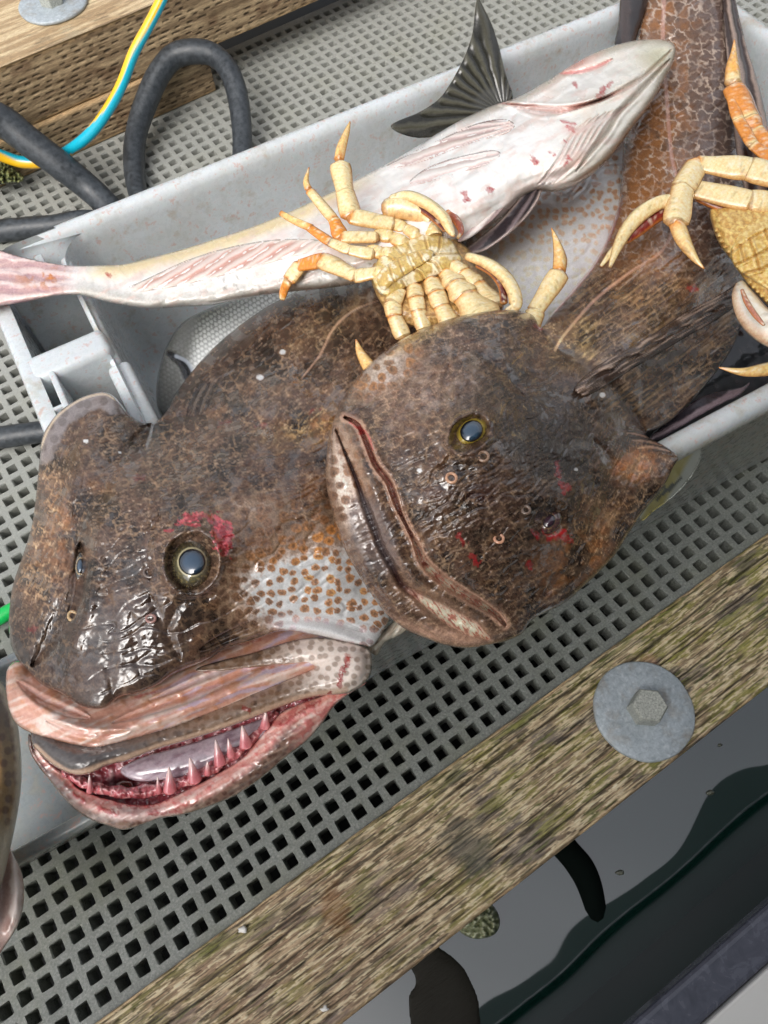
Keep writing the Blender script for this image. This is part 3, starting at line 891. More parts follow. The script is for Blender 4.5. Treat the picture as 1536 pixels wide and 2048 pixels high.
# second, smaller tote at the left edge
m2 = plastic('grey_tub_plastic', (150, 158, 160), 0.6)
t2 = thing('grey_tub', 'grey translucent tub under the fish at the left edge', 'tub')
def tub(u0, u1, w0, w1, zt, mat, parent):
    L = [(0.9, .1, 1.2), (0.4, zt - 0.9, 1.4), (0.0, zt - 0.8, 1.5), (0.0, zt - 0.1, 1.5), (0.2, zt, 1.4), (0.55, zt - .05, 1.3), (0.75, zt - 0.5, 1.2), (1.1, 1.0, 1.0), (1.7, 0.7, 0.8)]
    Ls = [tw(*rrect(u0 + a, u1 - a, w0 + a, w1 - a, r, 6, 12, 12).T, z) for a, z, r in L]
    k = len(Ls[0]); V = np.concatenate(Ls); F = [(i * k + j, i * k + (j + 1) % k, (i + 1) * k + (j + 1) % k, (i + 1) * k + j) for i in range(len(L) - 1) for j in range(k)]
    F.append(tuple(range(k))[::-1]); F.append(tuple((len(L) - 1) * k + j for j in range(k)))
    return mesh_obj('shell', V, F, mat, parent)
tub(-40, -6.3, 9.6, 19.0, 4.6, m2, t2)

# ================================================================== HOSES
def hose(name, pts, label, cat, mat=M_DARK, seg=18, n=10, parent=None):
    o = tube(name, pts, mat, parent, seg, n); return tag(o, label, cat)
hz = 0.8
hose('rubber_hose', [(-60, 225, 7, 27), (0, 240, 6.0, 27), (60, 285, 4.6, 26), (120, 330, 3.2, 25), (180, 378, 1.6, 24), (230, 425, .8, 22), (275, 470, .7, 20), (330, 500, .7, 19), (400, 480, .8, 18), (468, 380, .9, 18), (484, 310, 1.2, 18), (480, 220, 2.4, 19), (462, 150, 3.6, 19), (430, 112, 4.2, 19), (392, 103, 4.4, 20), (350, 112, 4.2, 20), (318, 148, 3.6, 20), (292, 205, 2.6, 20), (272, 270, 1.6, 19), (268, 330, .9, 19), (276, 385, .8, 18), (300, 440, .8, 18)],
     'black rubber hose looping up in front of the timber beam', 'hose', n=10)
hose('rubber_hose', [(-60, 465, .8, 20), (0, 462, .8, 20), (60, 455, .8, 19), (110, 450, .8, 18), (170, 440, .8, 18), (250, 450, .8, 18)], 'black rubber hose lying flat behind the left end of the tote', 'hose')
hose('rubber_hose', [(-60, 876, .85, 21), (0, 875, .85, 21), (50, 868, .85, 21), (110, 862, .85, 20), (180, 870, .8, 20), (260, 900, .8, 18)], 'black rubber hose on the grating left of the big fish head', 'hose')
m, t, p = new_mat('garden_hose_two_colour'); a = nd(t, 'ShaderNodeAttribute', attribute_name='Col'); t.links.new(a.outputs['Color'], p.inputs['Base Color']); p.inputs['Roughness'].default_value = 0.3
p.inputs['Coat Weight'].default_value = .4
ye, te = srgb((244, 190, 28)), srgb((20, 178, 205))
def gh(t, th, V):
    k = np.cos(th + 0.35 + 3.2 * ss(0.45, 0.75, t) - 1.6 + 0.8 * t)
    return mix(np.broadcast_to(te, t.shape + (3,)), ye, ss(0.05, 0.2, k))
o = tube('garden_hose', [(345, -50, 12, 9), (322, 2, 11, 9), (295, 55, 10, 9), (268, 105, 9, 9.2), (245, 165, 7.5, 9.4), (222, 210, 6.2, 9.6), (185, 262, 4.6, 9.6), (140, 300, 3.2, 9.6), (92, 322, 2.4, 9.8), (45, 324, 2.4, 10), (5, 312, 3, 10), (-40, 295, 4, 10)], m, None, 20, 12, colf=gh)
tag(o, 'thin yellow and teal striped hose hanging in front of the tan beam', 'hose')
m, t, p = new_mat('green_line'); p.inputs['Base Color'].default_value = (*srgb((20, 190, 90)), 1); p.inputs['Roughness'].default_value = .4
tag(tube('green_cord', [(-60, 1262, .9, 14), (-10, 1240, .9, 14), (20, 1222, .9, 14), (60, 1200, .8, 12)], m), 'bright green cord end at the left edge on the grating', 'cord')
# moss tuft at the end of the blocking board
R_ = Relief([(-30, 320), (0, 312), (20, 318), (32, 340), (48, 352), (40, 366), (10, 368), (-30, 372)], 0.9, 1.2, 24, 2, 5, 1)
nz = fbm(R_.X / 7, R_.Y / 7, 4, 8); R_.z += 0.6 * nz; R_.C = mix(np.broadcast_to(srgb((60, 66, 34)), R_.X.shape + (3,)), srgb((124, 130, 78)), ss(-.2, .3, nz)); R_.Rg[:] = .8
tag(R_.build('moss_tuft', M_PALE), 'moss tuft by the end of the lower board', 'moss')

# ================================================================== THE CATCH
def zat(R, px, py):
    j = int(round((px - R.X[0, 0]) / R.h)); i = int(round((py - R.Y[0, 0]) / R.h))
    return R.z[i, j]


def ling_skin(R, pale, orange, dirs, wr, seed, ss_=21.0, dark=(36, 26, 22), light=(84, 62, 50), white=(226, 222, 222)):
    """pale 0..1: pale ground with separate brown spots; dirs: (mask, angle) list for wrinkle directions; wr: wrinkle strength"""
    X, Y = R.X, R.Y; pale = np.clip(np.maximum(pale, 0.20 + 0.12 * fbm(X / 80, Y / 80, 3, seed + 51)), 0, 1)
    m1 = fbm(X / 70, Y / 70, 4, seed); m2 = fbm(X / 13, Y / 13, 3, seed + 1); m3 = fbm(X / 5, Y / 5, 2, seed + 11)
    C = mix(np.broadcast_to(srgb(dark), X.shape + (3,)), srgb(light), ss(-0.25, 0.35, m1 + 0.5 * m2))
    C = mix(C, srgb((128, 84, 44)), ss(0.15, 0.4, fbm(X / 50 + 7, Y / 50, 4, seed + 12)) * 0.35)
    C = mix(C, srgb((36, 26, 22)), ss(0.0, 0.35, fbm(X / 70 + 17, Y / 70, 5, seed + 13, 0.6)) * 0.6)
    wx = X + 12 * fbm(X / 30, Y / 30, 3, seed + 2); wy = Y + 12 * fbm(X / 30 + 9, Y / 30, 3, seed + 3)
    ux = X + 5 * fbm(X / 38, Y / 38, 3, seed + 2); uy = Y + 5 * fbm(X / 38 + 9, Y / 38, 3, seed + 3); wx = X + 6 * fbm(X / 34, Y / 34, 2, seed + 22); wy = Y + 6 * fbm(X / 34 + 9, Y / 34, 2, seed + 23)
    s1 = 0; s2 = 0; wt = 0
    for mk, ang in dirs:
        a, b = aniso(ux, uy, ang, 30, 6.0); s1 = s1 + mk * (0.5 - 1.8 * np.abs(fbm(a, b, 3, seed + 4)))
        a, b = aniso(ux, uy, ang, 15, 3.6); s2 = s2 + mk * fbm(a, b, 3, seed + 5)
        wt = wt + mk
    s1 = s1 / (wt + 1e-6); s2 = s2 / (wt + 1e-6)
    film = ss(-0.02, 0.03, fbm(X / 46 + 3, Y / 46, 5, seed + 8, 0.6) - 0.22 * (wr - 0.6))     # a film of water bridging the wrinkles
    wrn = np.maximum(wr, 0.2) * (1 - 0.6 * film)
    C = mix(C, srgb((188, 162, 136)), ss(0.16, 0.42, s2 + 0.25 * s1) * wrn * 0.38)
    C = mix(C, srgb((40, 27, 22)), ss(0.1, -0.5, s1) * wrn * 0.6)
    n1_, n2_, ni_ = 0, 0, 0
    for mk, ang in dirs:
        a, b = aniso(X + 8 * fbm(X / 16, Y / 16, 3, seed + 31), Y + 8 * fbm(X / 16 + 5, Y / 16, 3, seed + 32), ang, 26, 15); q1, q2, q3 = worley(a, b, seed + 33)
        n1_ = n1_ + mk * (q2 - q1)
    net = ss(0.22, 0.04, n1_ / (wt + 1e-6) + 0.10 * m3) * (0.25 + 0.75 * ss(-0.15, 0.25, fbm(X / 60, Y / 60, 4, seed + 34) + 0.05))
    C = mix(C, srgb((166, 134, 102)), net * 0.55 * (1 - 0.45 * film))
    f1, f2, idv = worley((wx + 1.2 * m2) / ss_, wy / ss_ * 1.12, seed + 6)
    e = f2 - f1
    sz = 0.48 - 0.15 * pale + 0.10 * (idv - 0.5)
    spot = ss(sz + 0.10, sz - 0.03, f1 + 0.05 * m3) * ss(0.0, 0.07, e)
    pc = mix(np.broadcast_to(srgb((132, 106, 84)), X.shape + (3,)), srgb(white), ss(0.55, 1.12, pale + 0.15 * m2))
    sc_ = mix(np.broadcast_to(srgb((112, 84, 66)), X.shape + (3,)), srgb((186, 122, 56)), np.clip(orange * (0.3 + 0.9 * idv), 0, 1))
    core = mix(sc_, srgb((50, 34, 26)), np.clip(ss(0.28, 0.05, f1 + 0.15 * m3) * 0.5 + ss(0.5, 0.2, pale) * 0.75, 0, 1))
    spC = mix(pc, core, spot * 0.92)
    k = np.clip(pale * 1.6, 0, 1) * (0.62 + 0.38 * ss(-0.3, 0.2, m1 + pale))
    C = mix(C, spC, k * (1 - 0.35 * wrn))
    C = mix(C, mix(np.broadcast_to(srgb((92, 66, 52)), X.shape + (3,)), srgb((160, 100, 44)), orange), spot * (1 - k) * (0.5 + 0.5 * orange) * ss(-0.2, 0.15, m1 + .1))
    C = mix(C, C * 1.35, ss(-0.1, 0.4, m3)[..., None][..., 0] * 0.4); C = mix(C, C * 0.62, ss(0.0, -0.4, m3) * 0.5)
    fo = 0
    for mk, ang in dirs:
        a, b = aniso(X + 20 * fbm(X / 90, Y / 90, 2, seed + 41), Y + 20 * fbm(X / 90, Y / 90, 2, seed + 42), ang, 170, 34); fo = fo + mk * np.abs(fbm(a, b, 2, seed + 43))
    fo = fo / (wt + 1e-6)
    R.z = R.z + (0.12 * m1 + 0.05 * ss(0.0, 0.12, fo) - 0.05) * np.clip(R.prof * 1.4, 0, 1)
    R.z = R.z + (wrn * (0.042 * s1 + 0.042 * s2) + 0.02 * m2 + 0.006 * wrn * m3) * np.clip(R.prof * 1.6, 0, 1)
    film = np.maximum(film, ss(0.35, 0.1, wr) * ss(-0.35, -0.15, fbm(X / 46 + 3, Y / 46, 5, seed + 8, 0.6)))
    R.C = C; R.Rg = 0.27 - 0.15 * film
    return wrn


def groove(R, pts, w, depth, col=None, ca=0.8, rim=0.0, taper=True, wfun=None):
    D, T, SD = R.near(pts, w * 4 + 4)
    ww = w * (np.sqrt(np.clip(4 * T * (1 - T), 0.02, 1)) if taper else 1.0)
    if wfun is not None: ww = w * wfun(T)
    g = np.exp(-(D / ww) ** 2)
    R.z = R.z - depth * g + rim * np.exp(-((D - 1.9 * ww) / (0.8 * ww)) ** 2)
    if col is not None: R.paint(ss(ww * 1.2, ww * 0.6, D) * ca, srgb(col))
    return D, T, SD, ww


def ridge(R, pts, w, h_):
    D, T, SD = R.near(pts, w * 4)
    R.z = R.z + h_ * np.exp(-(D / w) ** 2)
    return D, T


def ring(name, px, py, z, r, tr, mat, parent, col=(170, 140, 110), sq=0.8, ang=0):
    P = []
    for k in range(14):
        th = 2 * math.pi * k / 13
        x = r * math.cos(th); y = r * sq * math.sin(th); a = math.radians(ang)
        P.append((px + x * math.cos(a) - y * math.sin(a), py + x * math.sin(a) + y * math.cos(a), z, tr))
    return tube(name, P, mat, parent, 8, 3, colf=lambda t, th, V: np.tile(srgb(col), (len(V), 1)))


def splat(R, pts, w, col=(150, 12, 22), seed=0, a=1.0, rough=0.08):
    D, T, _ = R.near(pts, w * 3 + 6)
    n_ = fbm(R.X / 9, R.Y / 9, 4, 900 + seed); n2_ = fbm(R.X / 26, R.Y / 26, 3, 930 + seed)
    k = ss(w * 0.95, w * 0.5, D + w * (1.7 * n_ + 1.1 * n2_))
    R.paint(k * a * (0.65 + 0.35 * ss(-.2, .2, n_)), srgb([c * 0.9 for c in col]), rough); R.z += 0.01 * k


# ------------------------------------------------------------------ big lingcod on the left (A)
A = thing('lingcod', 'large lingcod on the left with its mouth gaping open, pink gums and teeth', 'fish', 'lingcod in the tote')
outA = [(84, 878), (97, 850), (120, 822), (160, 796), (200, 783), (224, 789), (242, 808), (262, 832), (292, 846), (318, 838), (338, 815), (352, 785), (385, 742), (420, 702), (470, 658), (520, 622), (560, 599), (600, 580), (650, 565),
        (720, 550), (800, 505), (880, 450), (960, 400), (1050, 350), (1140, 310), (1200, 275), (1255, 250), (1290, 300), (1290, 400), (1262, 480), (1225, 560), (1150, 650), (1050, 720), (950, 790), (880, 900), (840, 1050), (805, 1160), (785, 1225), (765, 1265), (745, 1292), (720, 1290), (690, 1284),
        (640, 1272), (565, 1262), (510, 1280), (450, 1298), (415, 1320), (350, 1346), (320, 1367), (280, 1386), (240, 1394), (205, 1417), (160, 1411), (120, 1387), (85, 1370), (60, 1346), (35, 1318), (20, 1280), (18, 1230), (26, 1170), (46, 1110), (64, 1050), (72, 990), (78, 930)]
edgeA = [(84, 878, 12.9), (200, 783, 12.6), (292, 846, 12.5), (420, 702, 10.5), (600, 580, 9.3), (900, 450, 8.2), (1255, 260, 8.8), (1250, 500, 8.8), (1050, 720, 8.8), (850, 1000, 12.2), (765, 1265, 13.2), (640, 1272, 13.8), (510, 1280, 14.3), (350, 1346, 14.9), (205, 1417, 15.1), (85, 1370, 14.2), (20, 1280, 12.7), (46, 1110, 12.8), (72, 990, 12.8)]
thA = [(100, 870, 0.8), (220, 810, 0.8), (292, 846, 1.8), (420, 760, 2.8), (650, 640, 3.2), (900, 560, 3.0), (1200, 330, 2.0), (1100, 600, 2.6), (900, 850, 3.2), (700, 1000, 3.6), (420, 1000, 3.9), (300, 1250, 2.4), (200, 1350, 1.6), (80, 1200, 2.4), (600, 1200, 2.5), (750, 1260, 1.0), (180, 960, 2.6), (120, 1050, 2.6)]
RA = Relief(outA, edgeA, thA, 230, 2.0, 5, 5.0, 1.0, power=2.2)
X, Y = RA.X, RA.Y
# gross form: brow, snout trough, cheeks, gill cover folds
RA.z += 0.75 * np.exp(-RA.ell(392, 1108, 88, 92) ** 2) + 0.35 * np.exp(-RA.ell(250, 1000, 120, 90, -25) ** 2)
RA.z += 0.22 * np.exp(-((RA.ell(383, 1124, 56, 64, 8) - 1) / .14) ** 2) * (1 + .4 * perlin(X / 20, Y / 20, 3)); RA.z -= 0.95 * np.exp(-RA.ell(383, 1124, 47, 54) ** 4)
groove(RA, [(300, 846), (262, 900), (218, 950), (180, 1010), (156, 1070), (146, 1130), (132, 1200), (105, 1270), (66, 1330)], 28, 0.5, None)
groove(RA, [(160, 1085), (158, 1130), (150, 1190), (138, 1240)], 11, 0.45, (40, 28, 24), 0.5)
ridge(RA, [(195, 1060), (190, 1130), (178, 1200), (150, 1290)], 18, 0.28)
ridge(RA, [(230, 800), (200, 860), (160, 930), (120, 1000)], 26, 0.3)
for pts, w, d in (([(215, 1180), (224, 1250), (218, 1320), (224, 1385)], 15, 0.07), ([(262, 1225), (272, 1290), (280, 1350)], 15, 0.06), ([(172, 1210), (160, 1290), (156, 1360)], 16, 0.07), ([(118, 1250), (112, 1310), (116, 1365)], 15, 0.06),
                  ([(300, 1190), (330, 1260), (360, 1320)], 12, 0.12), ([(430, 1190), (360, 1205), (335, 1260)], 14, 0.09)):
    groove(RA, pts, w, d, (46, 36, 32), 0.25)
groove(RA, [(725, 1262), (650, 1240), (560, 1238), (480, 1262), (400, 1300)], 10, 0.35, None)
ridge(RA, [(720, 1285), (640, 1262), (560, 1258)], 10, 0.2)
groove(RA, [(330, 838), (400, 830), (480, 840), (560, 860), (640, 850), (700, 840)], 16, 0.22, None)
groove(RA, [(320, 1030), (300, 1060), (292, 1110), (300, 1160)], 12, 0.15, None)
pale = np.clip(1.12 - RA.ell(730, 1200, 330, 210, 12), 0, 1) * 1.15 + 0.55 * np.clip(1.1 - RA.ell(480, 1010, 150, 60, -10), 0, 1) + 0.35 * np.clip(1.1 - RA.ell(690, 640, 110, 60, -30), 0, 1) + 0.55 * np.clip(1.1 - RA.ell(740, 590, 60, 60), 0, 1)
pale += 0.35 * ss(360, 520, X) * ss(1330, 1200, Y) * ss(1090, 1160, Y)
far = ss(880, 960, X - 0.3 * (600 - Y)) * ss(760, 700, Y)
pale = np.clip(np.maximum(pale, far * 0.85), 0, 1)
orange = np.clip(1.3 - RA.ell(690, 1130, 190, 160), 0, 1) + 0.5 * np.clip(1 - RA.ell(130, 1080, 60, 120), 0, 1) + 0.6 * far + 0.4 * np.clip(1 - RA.ell(640, 850, 120, 60), 0, 1)
mb = ss(900, 820, Y - 0.25 * (X - 400)); ml = ss(220, 120, X) * (1 - mb)
wr = 1.0 - 0.8 * ss(1150, 1240, Y + 0.1 * X) * ss(120, 190, X) - 0.75 * np.clip(pale * 1.3, 0, 1)
wr = np.clip(wr, 0.08, 1)
wrA = ling_skin(RA, pale, np.clip(orange, 0, 1), [(mb + 1e-3, -38), (ml + 1e-3, -66), ((1 - mb) * (1 - ml) + 1e-3, -22)], wr, 40, 23)
# the belly flank beyond the crab is whiter, with small blurred spots
k = far; f1, f2, idv = worley(X / 17 + .6 * fbm(X / 20, Y / 20, 2, 3), Y / 17, 77)
fl = mix(np.broadcast_to(srgb((222, 208, 198)), X.shape + (3,)), srgb((160, 116, 80)), ss(0.50, 0.25, f1) * (0.5 + 0.5 * ss(560, 380, Y)) * 0.9)
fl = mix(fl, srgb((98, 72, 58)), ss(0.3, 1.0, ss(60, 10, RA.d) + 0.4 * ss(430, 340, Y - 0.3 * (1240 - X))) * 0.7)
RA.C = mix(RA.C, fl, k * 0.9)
# snout: grey-brown slick, cheek edge bluish white, translucent gill-cover border
RA.paint(ss(1170, 1280, Y + 0.05 * X) * ss(420, 320, X) * 0.45, srgb((64, 55, 52)))
RA.paint(np.clip(1.2 - RA.ell(655, 1262, 110, 26, 8), 0, 1) * 0.9, srgb((205, 200, 214)), 0.2)
D, T, SD = RA.near([(80, 900), (97, 858), (120, 828), (160, 800), (205, 788), (232, 800)], 60)
k = ss(34, 26, D + 5 * fbm(X / 12, Y / 12, 2, 4)) * (SD > -60)
f1, f2, idv = worley(X / 24, Y / 24, 55)
RA.paint(k * 0.95, srgb((118, 108, 106)), 0.15); RA.paint(k * ss(0.42, 0.3, f1) * 0.6, srgb((84, 72, 68)))
RA.paint(ss(3.0, 1.2, D) * 0.8, srgb((180, 160, 136)))
# lateral line and nicks
groove(RA, [(760, 600), (705, 622), (665, 660), (640, 710), (600, 760)], 2.6, 0.03, (178, 140, 118), 0.6)
for i, pts in enumerate(([(396, 1034), (408, 1032), (418, 1036)], [(418, 1038), (436, 1052), (444, 1078), (462, 1086)], [(434, 1060), (440, 1090), (452, 1104), (440, 1108)], [(345, 1062), (330, 1062)], [(350, 1048), (400, 1050)])):
    splat(RA, pts, 5 if i < 3 else 3, (170, 22, 38), i)
for cx_, cy_, rx_, ry_, an in ((444, 1068, 20, 42, -12), (385, 1034, 30, 10, -12)):
    n_ = fbm(X / 13, Y / 13, 4, 66); e_ = RA.ell(cx_, cy_, rx_, ry_, an)
    RA.paint(ss(0.95, 0.75, e_ + 1.0 * n_) * 0.85, srgb((186, 66, 76)), .1); RA.paint(ss(0.7, 0.5, e_ + 1.6 * fbm(X / 9, Y / 9, 3, 67)) * .8, srgb((120, 10, 24)), .1)
RA.z += 0.14 * np.exp(-RA.ell(398, 1036, 22, 14) ** 2)
for i, (a, b) in enumerate(((450, 848), (520, 852), (280, 958), (62, 1262), (632, 822))): splat(RA, [(a - 8, b), (a + 8, b - 3)], 6, (120, 24, 30), 10 + i, 0.7)
for a, b, r_ in ((172, 882, 5), (565, 704, 6), (520, 755, 7), (300, 1116, 3), (240, 905, 3)):
    RA.paint(ss(1.2, 0.7, RA.ell(a, b, r_, r_ * .8) + 0.3 * fbm(X / 5, Y / 5, 2, 6)) * .9, srgb((214, 206, 200)))
# small bones and scrapes on the pectoral root
for q in range(5):
    x0 = 372 + q * 9
    groove(RA, [(x0, 835 - q * 2), (x0 + 14, 800 - q * 3), (x0 + 32, 768 - q * 3)], 3.0, 0.07, (120, 104, 90) if q % 2 else (52, 40, 34), 0.6, 0.02)
def punch(R, pw=1.24, piv=0.075):
    L = np.maximum(R.C @ np.array([0.3, 0.5, 0.2]), 1e-4)[..., None]
    R.C = np.clip((R.C * 0.97 + L * 0.03) * 1.08 * (L / piv) ** (pw - 1), 0.004, 0.70)
X, Y = RA.X, RA.Y
for cx, cy, rx, ry, an, col, a in ((430, 760, 170, 60, -38, (44, 33, 30), .55), (250, 1180, 90, 150, 0, (58, 48, 48), .45), (90, 1090, 50, 170, 8, (128, 98, 76), .45), (180, 900, 70, 60, -40, (92, 74, 64), .35), (620, 860, 110, 40, -12, (132, 100, 58), .4), (520, 930, 130, 50, -15, (70, 50, 42), .4), (660, 640, 110, 45, -35, (128, 104, 78), .35)):
    e = RA.ell(cx, cy, rx, ry, an) + 0.55 * fbm(X / 55, Y / 55, 4, int(cx)); RA.C = mix(RA.C, RA.C * (srgb(col) / srgb((84, 64, 53))), ss(1.1, 0.5, e) * a * .75)
punch(RA)
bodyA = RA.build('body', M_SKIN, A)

# eye of A
def fish_eye(RH, cx, cy, rx, ry, ang, pr, parent, name, iris, ringc, pupil, zoff, T=0.75, off=(0, 0), psx=1.0, ringw=1.0):
    pts = [(cx + rx * math.cos(a) * math.cos(math.radians(ang)) - ry * math.sin(a) * math.sin(math.radians(ang)), cy + rx * math.cos(a) * math.sin(math.radians(ang)) + ry * math.sin(a) * math.cos(math.radians(ang))) for a in np.arange(20) * math.pi / 10]
    E = zat(RH, cx, cy) + zoff
    R = Relief(pts, E, T, min(rx, ry), 1.6, 4, 0.6)
    e = R.ell(cx + off[0], cy + off[1], pr, pr * psx, ang)
    e2 = R.ell(cx, cy, rx, ry, ang)
    n_ = fbm(R.X / 9, R.Y / 9, 3, 5)
    R.C = mix(np.broadcast_to(srgb(iris), R.X.shape + (3,)), srgb((56, 44, 30)), ss(0.55, 1.0, e2 + 0.25 * n_))
    R.paint(ss(0.1, .35, fbm(R.X / 5, R.Y / 5, 3, 12)) * .6, srgb((150, 132, 84))); R.paint(ss(0.0, 0.6, -(R.Y - cy) / ry + .3 * n_) * (.55 if name == 'eye' and cx < 500 else .2), srgb((40, 32, 24)))
    R.paint(ss(1.0 + 0.22 * ringw, 1.0 + 0.1 * ringw, e) * ss(0.9, 1.0, e), srgb(ringc))
    R.Rg[:] = 0.12
    o = R.build(name, M_EYE, parent)
    pp = [(cx + off[0] + pr * math.cos(a) * math.cos(math.radians(ang)) - pr * psx * math.sin(a) * math.sin(math.radians(ang)), cy + off[1] + pr * math.cos(a) * math.sin(math.radians(ang)) + pr * psx * math.sin(a) * math.cos(math.radians(ang))) for a in np.arange(18) * math.pi / 9]
    RP = Relief(pp, zat(R, cx + off[0], cy + off[1]) - 0.06, 0.2, pr * 0.95, 1.4, 4, 0.5)
    k = RP.ell(cx + off[0], cy + off[1], pr, pr * psx, ang)
    RP.C = mix(np.broadcast_to(srgb(pupil), RP.X.shape + (3,)), srgb([c * 0.25 for c in pupil]), ss(0.45, 1.0, k)); RP.Rg[:] = 0.08  # rim darkened in the colour, in place of a shaped sky reflection
    RP.build('pupil', M_EYE, o)
    return R

fish_eye(RA, 382, 1124, 46, 54, 8, 27, A, 'eye', (96, 92, 70), (196, 186, 150), (52, 74, 96), -0.15, 0.75, (2, 0), 1.0, .6)
fish_eye(RA, 160, 1132, 11, 30, 4, 7, A, 'eye', (80, 92, 100), (176, 150, 110), (60, 80, 100), -0.1, 0.45, (0, 0), 2.2)
ring('nostril', 302, 1237, zat(RA, 302, 1237), 9, 3.2, M_PALE, A, (150, 112, 104)); ring('nostril', 300, 1145, zat(RA, 300, 1145), 12, 3.0, M_SKIN, A, (104, 88, 80))
ring('nostril', 145, 1232, zat(RA, 145, 1232) + .05, 8, 3.2, M_PALE, A, (190, 160, 120), 1.1)

# pink gum membrane above the upper jaw
R = Relief([(14, 1340), (40, 1322), (80, 1340), (140, 1375), (205, 1385), (300, 1350), (420, 1290), (520, 1255), (620, 1245), (700, 1280), (700, 1320), (650, 1340), (590, 1358), (465, 1410), (350, 1455), (235, 1488), (190, 1497), (145, 1490), (100, 1478), (62, 1466), (30, 1444), (14, 1400)],
           [(14, 1370, 13.2), (100, 1400, 13.7), (205, 1440, 14.0), (400, 1370, 13.4), (700, 1300, 12.6)], 0.55, 34, 2.2, 5, 1)
n1 = fbm(*aniso(R.X, R.Y, -24, 110, 14), 3, 301); n2 = fbm(R.X / 30, R.Y / 30, 3, 302)
C = mix(np.broadcast_to(srgb((214, 158, 138)), R.X.shape + (3,)), srgb((234, 206, 192)), ss(-0.1, 0.3, n1))
C = mix(C, srgb((200, 134, 88)), ss(0.05, 0.4, n2) * 0.55); C = mix(C, srgb((205, 186, 208)), ss(0.1, 0.3, fbm(*aniso(R.X, R.Y, -22, 90, 16), 3, 303)) * ss(230, 400, R.X) * 0.8)
R.C = C; R.z += 0.05 * n1 + 0.06 * n2; R.Rg[:] = 0.12
R.paint(ss(9, 3, R.d + 4 * n1) * ss(1420, 1440, R.Y) * 0.6, srgb((120, 96, 84)))
R.paint(np.clip(1.2 - R.ell(45, 1350, 40, 26, -20), 0, 1) * 0.9, srgb((130, 84, 56)))
groove(R, [(34, 1362), (80, 1398), (140, 1424), (180, 1436)], 7, .08, (190, 116, 92), .35, .05); groove(R, [(225, 1446), (300, 1420), (380, 1392), (470, 1352), (560, 1318)], 7, .09, (204, 130, 92), .4, .06); groove(R, [(300, 1400), (420, 1352), (540, 1310), (640, 1296)], 5, .06, (228, 200, 206), .5, .04); groove(R, [(90, 1440), (150, 1462), (210, 1470), (260, 1462)], 6, .07, (196, 128, 112), .35, .05)
R.z += 0.35 * np.exp(-(R.near([(40, 1390), (120, 1440), (200, 1462), (340, 1430), (480, 1375), (620, 1325)], 60)[0] / 16) ** 2)
for i, (a, b) in enumerate(((500, 1285), (290, 1390), (430, 1340), (540, 1335))): splat(R, [(a - 20, b + 4), (a + 20, b - 6)], 4, (190, 40, 44), 30 + i, 0.6)
R.build('gum', M_FLESH, A)

# upper jaw bar with the pale jaw corner
outM = [(64, 1460), (62, 1482), (76, 1503), (110, 1533), (150, 1550), (185, 1546), (215, 1531), (260, 1520), (310, 1500), (375, 1481), (450, 1457), (525, 1429), (590, 1404), (640, 1392), (690, 1388), (722, 1372), (741, 1350), (744, 1315), (735, 1296), (700, 1283), (650, 1275), (600, 1278), (550, 1291), (500, 1307), (450, 1319), (400, 1334), (396, 1343), (450, 1342), (520, 1334), (590, 1330), (628, 1334),
        (590, 1352), (530, 1376), (465, 1402), (350, 1446), (235, 1478), (190, 1488), (145, 1481), (100, 1468), (78, 1456)]
R = Relief(outM, [(64, 1475, 14.0), (190, 1510, 14.4), (400, 1440, 13.9), (600, 1380, 13.4), (740, 1330, 13.2), (450, 1330, 13.6)], [(64, 1475, .6), (190, 1515, .7), (450, 1430, .6), (690, 1330, 1.1), (500, 1320, .35)], 28, 2.0, 4, 1.2)
pal = ss(560, 700, R.X + 0.6 * (1400 - R.Y)); midp = ss(200, 420, R.X)
f1, f2, idv = worley(R.X / 19, R.Y / 17, 311); n1 = fbm(R.X / 14, R.Y / 14, 4, 312); n2 = fbm(*aniso(R.X, R.Y, -22, 50, 8), 3, 313)
C = mix(np.broadcast_to(srgb((86, 80, 78)), R.X.shape + (3,)), srgb((150, 124, 104)), midp * 0.75)
C = mix(C, srgb((232, 216, 204)), pal)
C = mix(C, srgb((112, 84, 62)), ss(0.42, 0.25, f1) * midp * (0.75 - 0.15 * pal))
C = mix(C, srgb((60, 46, 40)), ss(0.15, 0.4, fbm(R.X / 26, R.Y / 26, 3, 314)) * (1 - pal) * 0.6)
R.C = C; R.z += 0.03 * n1 + 0.03 * n2; R.Rg = 0.14 + 0.1 * midp
D, T, _ = R.near([(70, 1495), (110, 1530), (150, 1547), (215, 1528), (310, 1497), (450, 1453), (590, 1400), (690, 1380)], 12); R.paint(ss(10, 4, D) * .75, srgb((196, 164, 140)))
splat(R, [(694, 1318), (686, 1345), (676, 1368)], 7, (160, 8, 18), 3); splat(R, [(695, 1310), (698, 1322)], 6, (210, 90, 70), 4, 0.7); splat(R, [(662, 1382), (657, 1388)], 5, (150, 10, 20), 5); splat(R, [(487, 1418), (498, 1420)], 5, (140, 30, 26), 6)
R.build('upper_jaw', M_PALE, A)

